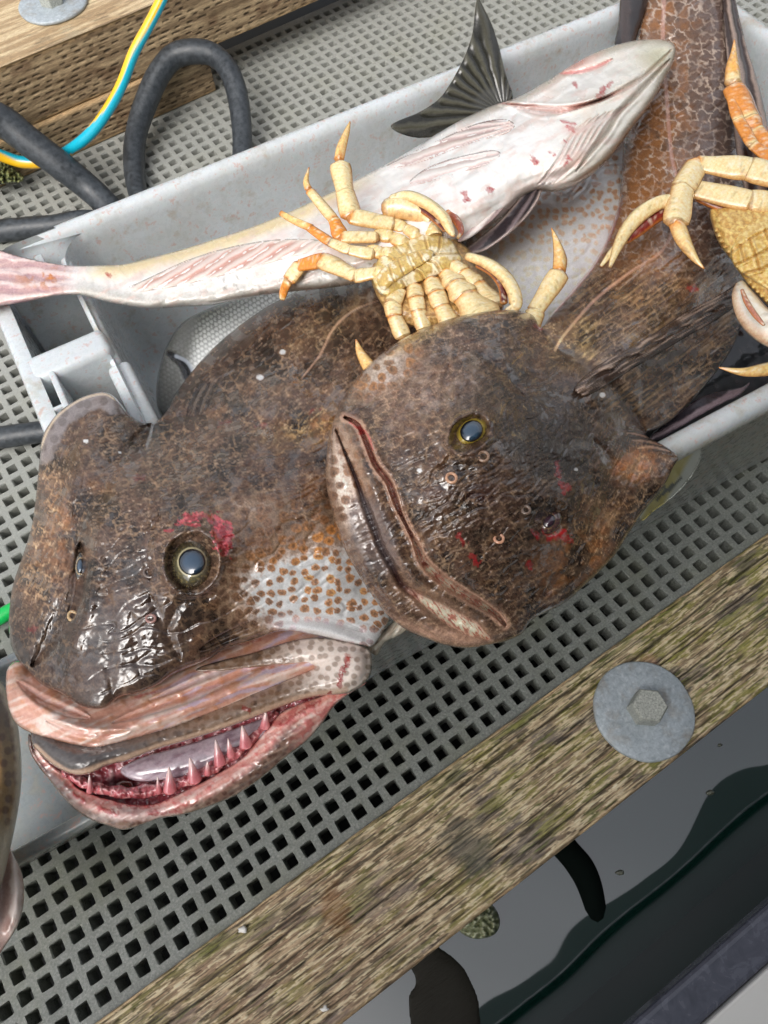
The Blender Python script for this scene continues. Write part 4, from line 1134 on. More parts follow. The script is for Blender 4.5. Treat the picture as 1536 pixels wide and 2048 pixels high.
# mouth cavity and tongue
R = Relief([(110, 1490), (250, 1480), (400, 1430), (560, 1380), (640, 1360), (640, 1420), (600, 1470), (520, 1540), (430, 1600), (330, 1635), (230, 1635), (150, 1600), (110, 1550)], [(130, 1550, 12.3), (300, 1570, 12.2), (600, 1410, 12.5)], 0.25, 30, 2.4, 5, 1)
n1 = fbm(R.X / 18, R.Y / 18, 4, 321); n2 = fbm(R.X / 40, R.Y / 40, 3, 322)
C = mix(np.broadcast_to(srgb((186, 96, 106)), R.X.shape + (3,)), srgb((224, 176, 180)), ss(-.1, .35, n1)); C = mix(C, srgb((116, 18, 30)), ss(0.1, 0.35, n2) * .7)
C = mix(C, srgb((44, 8, 12)), np.clip(1.3 - R.ell(248, 1572, 34, 18), 0, 1)); R.C = C; R.z += 0.25 * n1 - 0.7 * np.exp(-R.ell(248, 1572, 30, 18) ** 2); R.Rg[:] = .12
R.build('mouth_lining', M_FLESH, A)
R = Relief([(240, 1540), (280, 1515), (350, 1495), (430, 1470), (500, 1445), (560, 1425), (548, 1450), (505, 1490), (450, 1525), (390, 1548), (330, 1560), (270, 1562)], 12.75, 0.35, 26, 2.2, 5, 1)
n1 = fbm(*aniso(R.X, R.Y, -24, 40, 10), 3, 331); R.C = mix(np.broadcast_to(srgb((186, 170, 180)), R.X.shape + (3,)), srgb((150, 128, 140)), ss(-.1, .4, n1)); R.Rg[:] = .1
R.build('tongue', M_FLESH, A)

# lower jaw
outJ = [(57, 1468), (59, 1500), (75, 1530), (95, 1556), (120, 1590), (150, 1620), (185, 1641), (220, 1653), (245, 1660), (280, 1652), (320, 1637), (370, 1629), (425, 1611), (480, 1586), (530, 1551), (575, 1512), (615, 1481), (645, 1446), (670, 1411), (700, 1387), (733, 1366),
        (715, 1360), (680, 1375), (640, 1392), (590, 1410), (562, 1424), (540, 1448), (510, 1485), (480, 1518), (440, 1543), (395, 1568), (350, 1590), (310, 1606), (265, 1608), (215, 1597), (185, 1588), (155, 1574), (135, 1550), (112, 1535), (84, 1508), (68, 1478)]
R = Relief(outJ, [(57, 1480, 12.9), (150, 1600, 12.6), (245, 1640, 12.9), (480, 1550, 12.7), (620, 1440, 12.8), (720, 1365, 13.0)], [(57, 1480, .5), (150, 1600, .8), (245, 1635, .9), (480, 1550, .9), (620, 1440, .8), (720, 1365, .5)], 26, 2.0, 4, 1.2)
D, T, _ = R.near([(84, 1508), (135, 1550), (185, 1588), (265, 1608), (350, 1590), (440, 1543), (510, 1485), (562, 1424), (640, 1392)], 60)
n1 = fbm(R.X / 16, R.Y / 16, 4, 341); n2 = fbm(*aniso(R.X, R.Y, -32, 50, 9), 3, 342); f1, f2, idv = worley(R.X / 17, R.Y / 15, 343)
out = np.clip(1 - R.d / 30, 0, 1) * ss(18, 34, D)
C = mix(np.broadcast_to(srgb((226, 164, 152)), R.X.shape + (3,)), srgb((240, 208, 196)), ss(-.1, .3, n2))
C = mix(C, srgb((204, 74, 76)), ss(0.05, .35, n1 + 0.2 * ss(430, 600, R.X)) * 0.55)
sk = mix(np.broadcast_to(srgb((120, 98, 84)), R.X.shape + (3,)), srgb((78, 60, 50)), ss(.4, .2, f1)); sk = mix(sk, srgb((188, 162, 142)), ss(.1, .4, n2) * .5)
C = mix(C, sk, ss(22, 40, D + 6 * n1) * ss(640, 560, R.X) * 0.92)
C = mix(C, srgb((62, 48, 44)), ss(230, 110, R.X) * ss(8, 20, D) * 0.85)
C = mix(C, srgb((205, 190, 186)), ss(1.1, 0.6, R.ell(270, 1628, 90, 16, -4) + .4 * n1) * .5)
R.C = C; R.z += 0.05 * n1 + 0.05 * n2; R.Rg[:] = 0.16
for i, pts in enumerate(([(190, 1588), (215, 1602), (240, 1612)], [(255, 1612), (300, 1610), (330, 1596)], [(200, 1618), (230, 1628)], [(150, 1590), (165, 1598)], [(300, 1628), (360, 1622)], [(560, 1450), (590, 1430), (640, 1402)])): splat(R, pts, 6, (170, 24, 34), 40 + i, .8)
R.build('lower_jaw', M_FLESH, A)
# gum ridge and teeth
gp = [(120, 1545), (160, 1566), (200, 1580), (255, 1588), (320, 1580), (380, 1560), (430, 1534), (478, 1502), (518, 1465), (556, 1424)]
G = spline(gp, 4, False); gt = np.gradient(G, axis=0); gt /= np.linalg.norm(gt, axis=1)[:, None]; gn = np.c_[-gt[:, 1], gt[:, 0]]
gw = 9 + 8 * np.sin(np.linspace(0.1, 3.0, len(G))) + 3 * np.sin(np.arange(len(G)) * 1.9)
R = Relief([tuple(q) for q in np.r_[G + gn * gw[:, None] * .7, (G - gn * gw[:, None])[::-1]]], 12.75, .5, 16, 1.8, 2, .5)
n1 = fbm(R.X / 9, R.Y / 9, 4, 361); n2 = fbm(R.X / 24, R.Y / 24, 3, 362); C = mix(np.broadcast_to(srgb((196, 104, 112)), R.X.shape + (3,)), srgb((228, 168, 168)), ss(-.1, .3, n1)); C = mix(C, srgb((120, 20, 32)), ss(.08, .3, n2) * .75)
R.C = C; R.z += .16 * n1 + .1 * n2; R.Rg[:] = .1; R.build('gum_ridge', M_FLESH, A)
def tooth(bx, by, tx, ty, z, r, parent):
    tx += 3 * math.sin(bx * 1.7); ty += 3 * math.sin(bx * 2.9); r *= 0.75 + 0.25 * math.sin(bx)
    tube('tooth', [(bx, by, z - .1, r * 1.15), (bx * .6 + tx * .4, by * .6 + ty * .4, z + 0.15, r * .75), (bx * .2 + tx * .8, by * .2 + ty * .8, z + .3, r * .35), (tx, ty, z + .35, r * .12)], M_FLESH, parent, 9, 4,
         colf=lambda t, th, V: mix(np.tile(srgb((206, 120, 126)), (len(V), 1)), srgb((238, 208, 204)), ss(.2, .75, t)))
for bx, by, tx, ty, r in ((180, 1582, 182, 1548, 11), (318, 1584, 314, 1556, 9), (340, 1580, 338, 1536, 13), (390, 1560, 380, 1516, 14), (440, 1526, 430, 1478, 14), (462, 1510, 456, 1474, 11), (492, 1490, 482, 1450, 12), (530, 1452, 530, 1424, 10), (415, 1546, 412, 1524, 8)):
    tooth(bx, by, tx, ty, 13.3, r, A)

# throat skin right of the jaw corner
R = Relief([(730, 1290), (765, 1262), (800, 1235), (830, 1245), (800, 1270), (770, 1285), (755, 1310), (742, 1305)], 12.4, 0.4, 14, 2.2, 4, .6)
n1 = fbm(*aniso(R.X, R.Y, -50, 30, 5), 3, 351); R.C = mix(np.broadcast_to(srgb((216, 208, 190)), R.X.shape + (3,)), srgb((170, 154, 136)), ss(-.1, .3, n1)); R.z += .1 * n1; R.Rg[:] = .25
R.build('throat_skin', M_PALE, A)

# ------------------------------------------------------------------ middle lingcod (B)
B = thing('lingcod', 'dark brown lingcod in the middle with its wide mouth shut and a yellow-ringed eye', 'fish', 'lingcod in the tote')
outB = [(1082, 655), (1065, 630), (1030, 620), (980, 622), (920, 632), (865, 650), (815, 672), (770, 702), (735, 732), (710, 762), (687, 795), (671, 830), (660, 865), (653, 905), (651, 950), (656, 990), (667, 1030), (678, 1070), (695, 1110), (718, 1150), (740, 1185), (770, 1225), (805, 1255), (850, 1277), (900, 1292), (940, 1296), (985, 1288), (1015, 1281), (1045, 1266), (1062, 1242), (1090, 1225), (1130, 1205), (1165, 1175), (1197, 1145), (1230, 1110), (1256, 1070), (1282, 1030), (1305, 1000), (1330, 968), (1346, 935), (1357, 912), (1330, 892), (1300, 877), (1292, 866),
        (1312, 858), (1345, 838), (1385, 800), (1420, 760), (1450, 720), (1472, 680), (1488, 630), (1498, 570), (1502, 500), (1500, 400), (1492, 300), (1482, 200), (1470, 100), (1458, 0), (1450, -80), (1308, -80), (1296, 0), (1278, 60), (1262, 130), (1250, 230), (1244, 330), (1238, 400), (1216, 470), (1186, 528), (1146, 578), (1105, 625)]
edgeB = [(1082, 655, 15.0), (1030, 620, 16.0), (865, 650, 16.6), (735, 732, 16.9), (660, 865, 17.2), (667, 1030, 17.2), (740, 1185, 15.8), (850, 1277, 14.8), (985, 1288, 14.4), (1130, 1205, 13.8), (1282, 1030, 13.4), (1357, 912, 13.4), (1300, 870, 12.6), (1400, 780, 10.6), (1488, 630, 10.2), (1500, 400, 11.0), (1470, 100, 12.8), (1300, 0, 13.0), (1250, 230, 10.8), (1238, 400, 10.8), (1146, 578, 12.2)]
thB = [(1080, 680, 1.5), (865, 670, 2.6), (700, 850, 3.0), (680, 1000, 2.4), (760, 1170, 2.2), (900, 1270, 1.8), (1050, 1200, 2.6), (1000, 950, 4.4), (1250, 1000, 2.2), (1345, 915, .6), (1290, 880, 2.0), (1250, 700, 3.4), (1400, 600, 3.2), (1400, 300, 2.2), (1380, 0, 1.5), (1180, 640, 3.0)]
RB = Relief(outB, edgeB, thB, 215, 2.0, 5, 5.0, 1.0, power=2.2)
X, Y = RB.X, RB.Y
RB.z += 0.55 * np.exp(-RB.ell(955, 850, 75, 65, -35) ** 2) + 0.45 * np.exp(-RB.ell(1100, 1030, 70, 60) ** 2)
RB.z += 0.2 * np.exp(-((RB.ell(939, 867, 48, 37, -33) - 1) / .18) ** 2) * (1 + .5 * perlin(X / 16, Y / 16, 4)); RB.z -= 0.6 * np.exp(-RB.ell(941, 865, 39, 29, -36) ** 4) + 0.5 * np.exp(-RB.ell(1098, 1042, 34, 28, -40) ** 4)
RB.z += 1.3 * np.exp(-RB.ell(1235, 730, 150, 95, -38) ** 2) + 0.5 * np.exp(-RB.ell(1330, 620, 120, 80, -38) ** 2)
seam1 = [(690, 835), (716, 850), (735, 890), (752, 930), (778, 965), (796, 1015), (815, 1055), (832, 1088), (845, 1120), (870, 1148), (910, 1178), (950, 1202), (990, 1228), (1010, 1250)]
seam2 = [(672, 860), (690, 905), (707, 945), (725, 995), (745, 1050), (762, 1095), (785, 1135), (805, 1170), (840, 1196), (878, 1220), (910, 1240), (945, 1258), (975, 1275)]
pale = 1.0 * np.clip(1.3 - RB.ell(696, 985, 48, 175, -13), 0, 1) * (1 - .4 * ss(1080, 1180, Y)) + 0.62 * np.clip(1.2 - RB.ell(760, 735, 95, 50, -38), 0, 1) + 0.55 * np.clip(1.25 - RB.ell(850, 790, 190, 150), 0, 1) + 0.45 * np.clip(1.1 - RB.ell(1210, 1040, 130, 60, -52), 0, 1) + 0.5 * np.clip(1.1 - RB.ell(900, 1270, 130, 26, 12), 0, 1) + 0.45 * np.clip(1.1 - RB.ell(1270, 930, 60, 40, -20), 0, 1)
bodym = ss(1130, 1190, X - 0.35 * (Y - 700)) * ss(900, 820, Y - 0.3 * (X - 1300))
bup = bodym * ss(600, 440, Y + 40 * fbm(X / 60, Y / 60, 3, 3))
pale = np.clip(pale + 0.52 * bup + 0.28 * bodym * ss(640, 760, Y - 0.2 * (X - 1300)) , 0, 1) * (1 - 0.6 * ss(1400, 1460, X) * bup)
orange = 0.95 * np.clip(1.3 - RB.ell(770, 725, 90, 50, -38), 0, 1) + 0.75 * np.clip(1.25 - RB.ell(1150, 1120, 90, 90), 0, 1) + 0.8 * np.clip(1.2 - RB.ell(1265, 930, 70, 45), 0, 1) + bup * (0.75 - 0.45 * ss(1330, 1430, X)) + 0.3 * np.clip(1 - RB.ell(700, 950, 60, 120), 0, 1)
lip = np.clip(1.25 - RB.ell(700, 960, 60, 190, -8), 0, 1)
wr = np.clip(1.15 - 0.85 * lip - 0.3 * np.clip(1.2 - RB.ell(830, 880, 90, 130), 0, 1) - 0.55 * bup - 0.5 * np.clip(1.2 - RB.ell(830, 1150, 110, 80, 30), 0, 1), 0.08, 1)
m_r = ss(1050, 1200, X) * (1 - bodym); m_t = ss(760, 680, Y) * (1 - bodym)
ling_skin(RB, pale, np.clip(orange, 0, 1), [(bodym + 1e-3, -38), (m_r * (1 - m_t) + 1e-3, -62), (m_t + 1e-3, -20), ((1 - m_r) * (1 - m_t) * (1 - bodym) + 1e-3, -30)], wr, 140, 25, white=(196, 178, 164))
# network pattern of pale lines on the upper body
f1, f2, idv = worley((X + 12 * fbm(X / 18, Y / 18, 3, 9)) / 25, (Y + 12 * fbm(X / 18, Y / 18, 3, 8)) / 20, 177)
nw = mix(np.broadcast_to(srgb((104, 78, 62)), X.shape + (3,)), srgb((146, 96, 54)), ss(.35, 1.0, idv * .6 + .7 * ss(1430, 1270, X) + 0.4 * fbm(X / 22, Y / 22, 2, 6)))
nw = mix(nw, srgb((104, 88, 84)), ss(1360, 1450, X) * 0.8)
nw = mix(nw, srgb((184, 166, 150)), ss(0.20, 0.05, f2 - f1 + 0.16 * fbm(X / 7, Y / 7, 2, 4)) * (0.45 + 0.5 * ss(-.1, .2, fbm(X / 40, Y / 40, 2, 44))))
nw = mix(nw, srgb((70, 54, 46)), ss(0.2, 0.5, fbm(X / 9, Y / 9, 3, 5)) * 0.45)
RB.C = mix(RB.C, nw, bup * 0.8)
RB.paint(bodym * ss(-0.05, 0.35, fbm(*aniso(X, Y, -36, 70, 6), 3, 181)) * ss(470, 600, Y) * 0.35, srgb((178, 146, 106))); RB.paint(bodym * ss(0.05, 0.4, -fbm(*aniso(X, Y, -36, 60, 8), 3, 191)) * ss(470, 600, Y) * 0.35, srgb((44, 32, 27))); RB.z += bodym * .03 * fbm(*aniso(X, Y, -36, 60, 7), 3, 181)
# lips and seams
groove(RB, seam1, 30, 0.32, None); groove(RB, seam2, 22, 0.30, None)
D, T, SD, ww = groove(RB, seam1, 9, 0.5, None, 0, 0.14, wfun=lambda t: 0.22 + 0.55 * np.sin(np.clip(t, 0, 1) * math.pi) ** 0.6 * (0.55 + 0.55 * ss(0.5, 0.75, t)) - 0.25 * np.exp(-((t - .47) / .08) ** 2))
n1 = fbm(X / 8, Y / 8, 3, 182); n2 = fbm(*aniso(X, Y, 52, 20, 4), 3, 183)
fle = mix(np.broadcast_to(srgb((214, 172, 152)), X.shape + (3,)), srgb((150, 98, 84)), ss(-.1, .3, n2 + .3 * n1)); fle = mix(fle, srgb((128, 66, 52)), ss(4, -3, SD) * ss(.6, .4, T)); RB.paint(ss(ww + 12, ww + 4, D + 5 * n1) * .6, srgb((176, 138, 116))); RB.C = mix(RB.C, fle, ss(ww * 1.15, ww * .7, D + 2 * n1))
RB.paint(ss(ww * 0.3, ww * .1, D + 2 * n1) * .6, srgb((120, 54, 44)))  # shadow inside the seam put into the colour: upper side, centre line
D, T, SD, ww = groove(RB, seam2, 12, 0.3, None, 0, 0.05, wfun=lambda t: 0.12 + 0.35 * ss(0.0, 0.3, t) + 1.0 * ss(0.66, 0.86, t) * ss(1.0, .93, t))
RB.C = mix(RB.C, mix(np.broadcast_to(srgb((70, 44, 40)), X.shape + (3,)), fle, ss(.6, .75, T)), ss(ww * 1.1, ww * .6, D))
RB.paint((ss(ww + 26, ww + 6, D + 8 * n1) * (1 - ss(ww, ww * .5, D))) * .35, srgb((150, 118, 98)))
splat(RB, [(715, 855), (724, 865)], 6, (190, 12, 22), 61); splat(RB, [(700, 845), (730, 862), (745, 900)], 2.5, (190, 60, 60), 62, .7)
groove(RB, [(662, 880), (664, 960), (680, 1040), (705, 1110), (745, 1170), (800, 1232), (880, 1278)], 7, 0.10, (90, 66, 54), .35)
ridge(RB, [(708, 880), (738, 960), (766, 1040), (800, 1120), (860, 1180), (940, 1230)], 16, 0.22); ridge(RB, [(735, 850), (775, 930), (820, 1020), (860, 1110)], 14, 0.14)
RB.paint(ss(26, 10, np.abs(RB.ell(745, 1070, 46, 90, -22) - .5) * 40) * 0.55, srgb((92, 86, 88)), .1)
RB.paint(np.clip(1.3 - RB.ell(880, 1272, 150, 20, 14), 0, 1) * .35, srgb((190, 150, 128)))
# folds: gill cover edge, cheek lines, eye lids, dark head top
groove(RB, [(1085, 660), (1120, 700), (1180, 740), (1240, 790), (1290, 862)], 16, 0.2, (44, 32, 28), .45)
groove(RB, [(860, 640), (930, 690), (1000, 740), (1050, 790)], 14, 0.14, None); groove(RB, [(905, 800), (890, 770), (900, 730)], 10, 0.14, None)
groove(RB, [(1190, 880), (1230, 950), (1200, 1040), (1150, 1120), (1090, 1190)], 18, 0.18, None)
groove(RB, [(878, 940), (900, 915), (905, 880), (920, 850)], 6, 0.10, None)
ridge(RB, [(905, 900), (925, 918), (960, 915)], 8, .16)
RB.paint(np.clip(1.25 - RB.ell(1090, 870, 190, 150, 35), 0, 1) * .55, srgb((58, 45, 40)))
for q in range(7): groove(RB, [(1345 - 4 * q, 908 - 5 * q), (1310 - 6 * q, 900 - 6 * q), (1280 - 6 * q, 905 - 8 * q)], 2.5, 0.05, (176, 140, 116) if q % 2 else (60, 40, 34), .5)
# lateral line, belly junction blood, wounds
groove(RB, [(1330, -40), (1326, 80), (1334, 200), (1342, 300), (1352, 350)], 4, 0.04, (190, 150, 140), .5, taper=False)
groove(RB, [(1352, 350), (1352, 430), (1325, 500), (1260, 545), (1190, 600), (1130, 668), (1110, 700)], 3, 0.03, (182, 140, 120), .6, taper=False)
D, T, SD = RB.near([(1243, 330), (1238, 400), (1215, 470), (1183, 528), (1146, 575), (1105, 620)], 20); RB.paint(ss(9, 5, D + 3 * n1) * ss(.15, .4, T), srgb((168, 60, 70)), .1)
for i, (pts, w) in enumerate((([(1115, 925), (1118, 950), (1124, 972)], 6), ([(1128, 985), (1138, 976)], 8), ([(1090, 1060), (1110, 1072), (1138, 1078)], 9), ([(1060, 1060), (1075, 1075)], 5), ([(920, 1072), (928, 1085)], 7), ([(945, 1110), (955, 1125)], 8), ([(1058, 1122), (1060, 1135)], 5), ([(1072, 650), (1078, 658)], 5), ([(1098, 1078), (1130, 1062)], 5), ([(1375, 575), (1398, 580)], 6))): splat(RB, pts, w, (178, 20, 36), 70 + i, .85)
for i, (a, b, r_) in enumerate(((960, 990, 26), (870, 985, 20), (700, 830, 14))): RB.paint(np.clip(1 - RB.ell(a, b, r_ * 2, r_), 0, 1) * .5, srgb((72, 36, 34)))
for a, b, r_ in ((839, 941, 5), (1152, 939, 4), (1205, 790, 6)): RB.paint(ss(1.2, .7, RB.ell(a, b, r_, r_ * .8)) * .9, srgb((220, 212, 204)))
X, Y = RB.X, RB.Y
for cx, cy, rx, ry, an, col, a in ((1080, 850, 170, 110, 35, (40, 30, 28), .65), (980, 1040, 150, 110, 30, (52, 40, 38), .5), (860, 760, 150, 70, -30, (108, 84, 76), .5), (1190, 1050, 110, 70, -55, (140, 100, 66), .5), (1140, 690, 70, 60, -38, (142, 112, 72), .5), (1340, 700, 150, 60, -38, (46, 35, 31), .5), (1290, 560, 90, 60, -30, (124, 88, 56), .4), (1270, 930, 60, 40, -20, (150, 100, 60), .5)):
    e = RB.ell(cx, cy, rx, ry, an) + 0.55 * fbm(X / 50, Y / 50, 4, int(cx)); RB.C = mix(RB.C, RB.C * (srgb(col) / srgb((84, 64, 53))), ss(1.1, 0.5, e) * a * .6)
RB.C = mix(RB.C, RB.C * 0.72, bup); punch(RB)
bodyB = RB.build('body', M_SKIN, B)
fish_eye(RB, 942, 864, 41, 29, -36, 24, B, 'eye', (186, 158, 60), (176, 154, 60), (52, 74, 94), -0.3, 0.6, (1, -2), 0.86, 0.9)
R = fish_eye(RB, 1098, 1042, 30, 24, -50, 15, B, 'eye', (92, 60, 66), (120, 90, 70), (62, 40, 52), -0.2, 0.4, (0, 0), .8, .5)
for a, b, r_, cc in ((903, 956, 10, (196, 150, 120)), (967, 913, 10, (140, 112, 92)), (998, 1077, 9, (190, 140, 112)), (1052, 1020, 8, (110, 92, 80))):
    ring('nostril', a, b, zat(RB, a, b) + .05, r_, 3.4, M_PALE, B, cc, .9, 20)


def stripes(R, bx, by, freq, c1, c2, amp=0.05, seed=0, sharp=0.3):
    th = np.arctan2(R.Y - by, R.X - bx) * freq + 0.8 * fbm(R.X / 30, R.Y / 30, 2, seed)
    s = np.sin(th); R.C = mix(np.broadcast_to(srgb(c1), R.X.shape + (3,)), srgb(c2), ss(-sharp, sharp + .4, s + .4 * fbm(R.X / 10, R.Y / 10, 2, seed + 1)))
    R.z += amp * s; R.Rg[:] = .22
    return s


# dorsal fin folded along B's back, and the long fin at the top right
R = Relief([(1150, 775), (1190, 735), (1250, 700), (1310, 665), (1370, 625), (1430, 595), (1490, 560), (1495, 590), (1440, 635), (1380, 670), (1330, 700), (1270, 735), (1215, 770), (1170, 792)], 15.0, 0.22, 18, 2.2, 5, .6)
n1 = fbm(*aniso(R.X, R.Y, -30, 50, 5), 3, 401); R.C = mix(np.broadcast_to(srgb((70, 54, 46)), R.X.shape + (3,)), srgb((166, 142, 126)), ss(.0, .35, n1)); R.drape(RB, 0.05); R.z += .16 * n1; R.Rg[:] = .25
for i in range(6): groove(R, [(1170 + 50 * i, 775 - 29 * i), (1200 + 50 * i, 748 - 29 * i), (1235 + 50 * i, 738 - 29 * i)], 3.5, .12, (48, 36, 30), .7, .04)
R.build('dorsal_fin', M_SKIN, B)
R = Relief([(1446, -60), (1466, -20), (1480, 40), (1496, 100), (1512, 150), (1530, 220), (1545, 300), (1552, 400), (1530, 450), (1505, 440), (1488, 380), (1472, 300), (1462, 200), (1452, 100), (1446, 20)], [(1460, -40, 14.4), (1480, 200, 13.2), (1530, 430, 12.6)], 0.3, 24, 2.2, 5, .6)
stripes(R, 1380, -420, 150, (58, 46, 42), (148, 128, 116), .07, 5, .5); R.build('dorsal_fin', M_SKIN, B)
R = Relief([(1245, -60), (1240, 0), (1236, 50), (1230, 95), (1262, 100), (1278, 60), (1300, 0), (1310, -60)], 12.7, 0.25, 14, 2.2, 4, .6)
stripes(R, 1262, 400, 46, (34, 26, 24), (62, 50, 46), .03, 6); R.build('tail_fin', M_SKIN, B)

# ------------------------------------------------------------------ dark fish low in the tote on the right
Dk = thing('rockfish', 'dark fish deep in the tote at the right, mostly in shade under the crab', 'fish')
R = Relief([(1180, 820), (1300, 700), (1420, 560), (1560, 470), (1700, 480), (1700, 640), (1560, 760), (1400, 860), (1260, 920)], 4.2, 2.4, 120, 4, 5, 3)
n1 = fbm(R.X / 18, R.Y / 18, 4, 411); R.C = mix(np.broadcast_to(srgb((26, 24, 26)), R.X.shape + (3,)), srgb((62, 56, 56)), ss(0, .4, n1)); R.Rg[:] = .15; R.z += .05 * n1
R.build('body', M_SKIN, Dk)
R = Relief([(1300, 872), (1350, 830), (1400, 795), (1440, 782), (1480, 775), (1500, 765), (1480, 790), (1430, 815), (1370, 850), (1320, 880)], [(1300, 875, 10.6), (1500, 765, 11.0)], .15, 10, 2, 4, .5)
stripes(R, 1150, 960, 60, (44, 40, 46), (112, 98, 104), .04, 9); R.build('pectoral_fin', M_SKIN, Dk)

# ------------------------------------------------------------------ silver salmon
Sm = thing('salmon', 'silver scaled salmon deep in the tote, dark forked tail standing against the far wall', 'fish')
outS = [(312, 790), (316, 745), (332, 695), (362, 648), (410, 620), (470, 600), (540, 575), (620, 545), (720, 500), (820, 420), (900, 330), (950, 250), (945, 215), (975, 185), (1010, 188), (1022, 215), (1010, 260), (960, 340), (900, 440), (820, 560), (720, 660), (600, 760), (480, 830), (400, 860), (340, 850), (318, 825)]
R = Relief(outS, [(312, 800, 7.0), (540, 620, 7.0), (800, 500, 7.5), (980, 200, 10.0)], [(330, 780, 1.6), (500, 700, 2.4), (800, 520, 2.2), (980, 210, 0.7)], 95, 2.4, 5, 3)
X, Y = R.X, R.Y
a, b = aniso(X, Y, -32, 9.0, 9.0); ro = np.floor(b); fx = a + 0.5 * (ro % 2); f = np.hypot((fx - np.floor(fx) - .5) * 1.0, b - ro - .5)
lat = -X * math.sin(math.radians(-32)) + Y * math.cos(math.radians(-32)); lat0 = -330 * math.sin(math.radians(-32)) + 720 * math.cos(math.radians(-32))
k = ss(-30, 60, lat - lat0 + 20)
C = mix(np.broadcast_to(srgb((96, 98, 82)), X.shape + (3,)), srgb((246, 248, 246)), k); C = mix(C, srgb((44, 46, 40)), ss(.33, .48, f) * (0.9 - 0.45 * k))
C = mix(C, srgb((38, 38, 38)), ss(0.3, .42, fbm(X / 11, Y / 11, 2, 31)) * (1 - k) * .8)
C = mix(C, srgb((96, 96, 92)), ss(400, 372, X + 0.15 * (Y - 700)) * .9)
R.z -= 0.03 * ss(.3, .5, f)
D, T, SD = R.near([(338, 708), (362, 725), (378, 755), (388, 790), (385, 830)], 40); C = mix(C, srgb((22, 20, 24)), ss(9, 3, D - 5 * np.sin(T * 3.14))); C = mix(C, srgb((110, 24, 36)), ss(5, 1, D - 3) * ss(.45, .7, T) * .9)
D2, T2, _ = R.near([(352, 712), (376, 726), (392, 760)], 20); C = mix(C, srgb((186, 194, 206)), ss(5, 2, D2) * .8)
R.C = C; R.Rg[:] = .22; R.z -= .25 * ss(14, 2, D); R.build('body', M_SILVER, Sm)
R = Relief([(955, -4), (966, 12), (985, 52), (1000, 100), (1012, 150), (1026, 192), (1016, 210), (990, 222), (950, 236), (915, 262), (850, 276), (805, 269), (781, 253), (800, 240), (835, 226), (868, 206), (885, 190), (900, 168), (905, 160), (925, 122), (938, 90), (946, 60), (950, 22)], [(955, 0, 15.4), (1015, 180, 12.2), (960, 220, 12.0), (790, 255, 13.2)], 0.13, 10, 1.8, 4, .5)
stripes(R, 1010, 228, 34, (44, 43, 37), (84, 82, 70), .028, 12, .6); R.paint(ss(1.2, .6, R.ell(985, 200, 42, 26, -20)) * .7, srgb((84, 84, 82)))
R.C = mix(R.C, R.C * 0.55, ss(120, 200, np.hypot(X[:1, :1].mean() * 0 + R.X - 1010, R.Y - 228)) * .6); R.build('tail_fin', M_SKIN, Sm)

# ------------------------------------------------------------------ pale belly-up fish across the top (F)
Fh = thing('pale_fish', 'white-bellied fish lying belly up across the tote, pink tail over the left end', 'fish')
outF = [(-60, 470), (0, 500), (45, 514), (95, 525), (140, 531), (200, 531), (250, 528), (300, 516), (360, 500), (420, 481), (480, 462), (540, 440), (600, 414), (660, 386), (720, 356), (780, 324), (830, 295), (880, 264), (930, 236), (980, 213), (1020, 200), (1060, 181), (1100, 158), (1150, 126), (1200, 101), (1250, 85), (1300, 78), (1335, 81), (1351, 94), (1346, 125), (1326, 165), (1300, 210), (1262, 260), (1226, 310), (1190, 345), (1150, 372), (1110, 384), (1080, 384),
        (1045, 400), (1000, 440), (940, 475), (880, 505), (800, 545), (700, 570), (620, 580), (560, 586), (500, 595), (430, 609), (375, 613), (300, 617), (240, 609), (200, 600), (160, 590), (110, 592), (50, 604), (0, 612), (-60, 625)]
edgeF = [(-60, 550, 12.5), (80, 560, 12.6), (200, 565, 12.5), (350, 560, 12.2), (600, 480, 12.6), (850, 400, 12.9), (1080, 290, 13.4), (1340, 100, 14.6), (1200, 340, 14.0), (1000, 210, 13.4)]
thF = [(-60, 550, .15), (60, 555, .25), (150, 560, .7), (300, 560, 1.25), (500, 520, 1.5), (800, 420, 2.2), (1000, 310, 2.5), (1200, 210, 2.1), (1330, 100, .9)]
RF = Relief(outF, edgeF, thF, 90, 2.4, 5, 3, 1.0, power=2.0)
X, Y = RF.X, RF.Y
n1 = fbm(X / 50, Y / 50, 4, 501); n2 = fbm(X / 12, Y / 12, 3, 502)
C = mix(np.broadcast_to(srgb((244, 241, 237)), X.shape + (3,)), srgb((240, 218, 208)), ss(-.05, .4, n1) * .6)
D, T, SD = RF.near([(150, 533), (250, 530), (360, 503), (480, 465), (600, 418), (700, 368), (780, 326)], 60)
C = mix(C, srgb((232, 206, 146)), ss(38, 8, D + 14 * n1) * ss(0, .1, T) * ss(1, .8, T) * .85)
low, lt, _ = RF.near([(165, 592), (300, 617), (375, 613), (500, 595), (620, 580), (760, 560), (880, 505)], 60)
C = mix(C, srgb((172, 168, 158)), ss(46, 10, low + 10 * n2) * .75); C = mix(C, srgb((118, 112, 104)), ss(.1, .4, n2) * ss(34, 12, np.abs(low - 26)) * ss(.2, .4, lt) * .6)
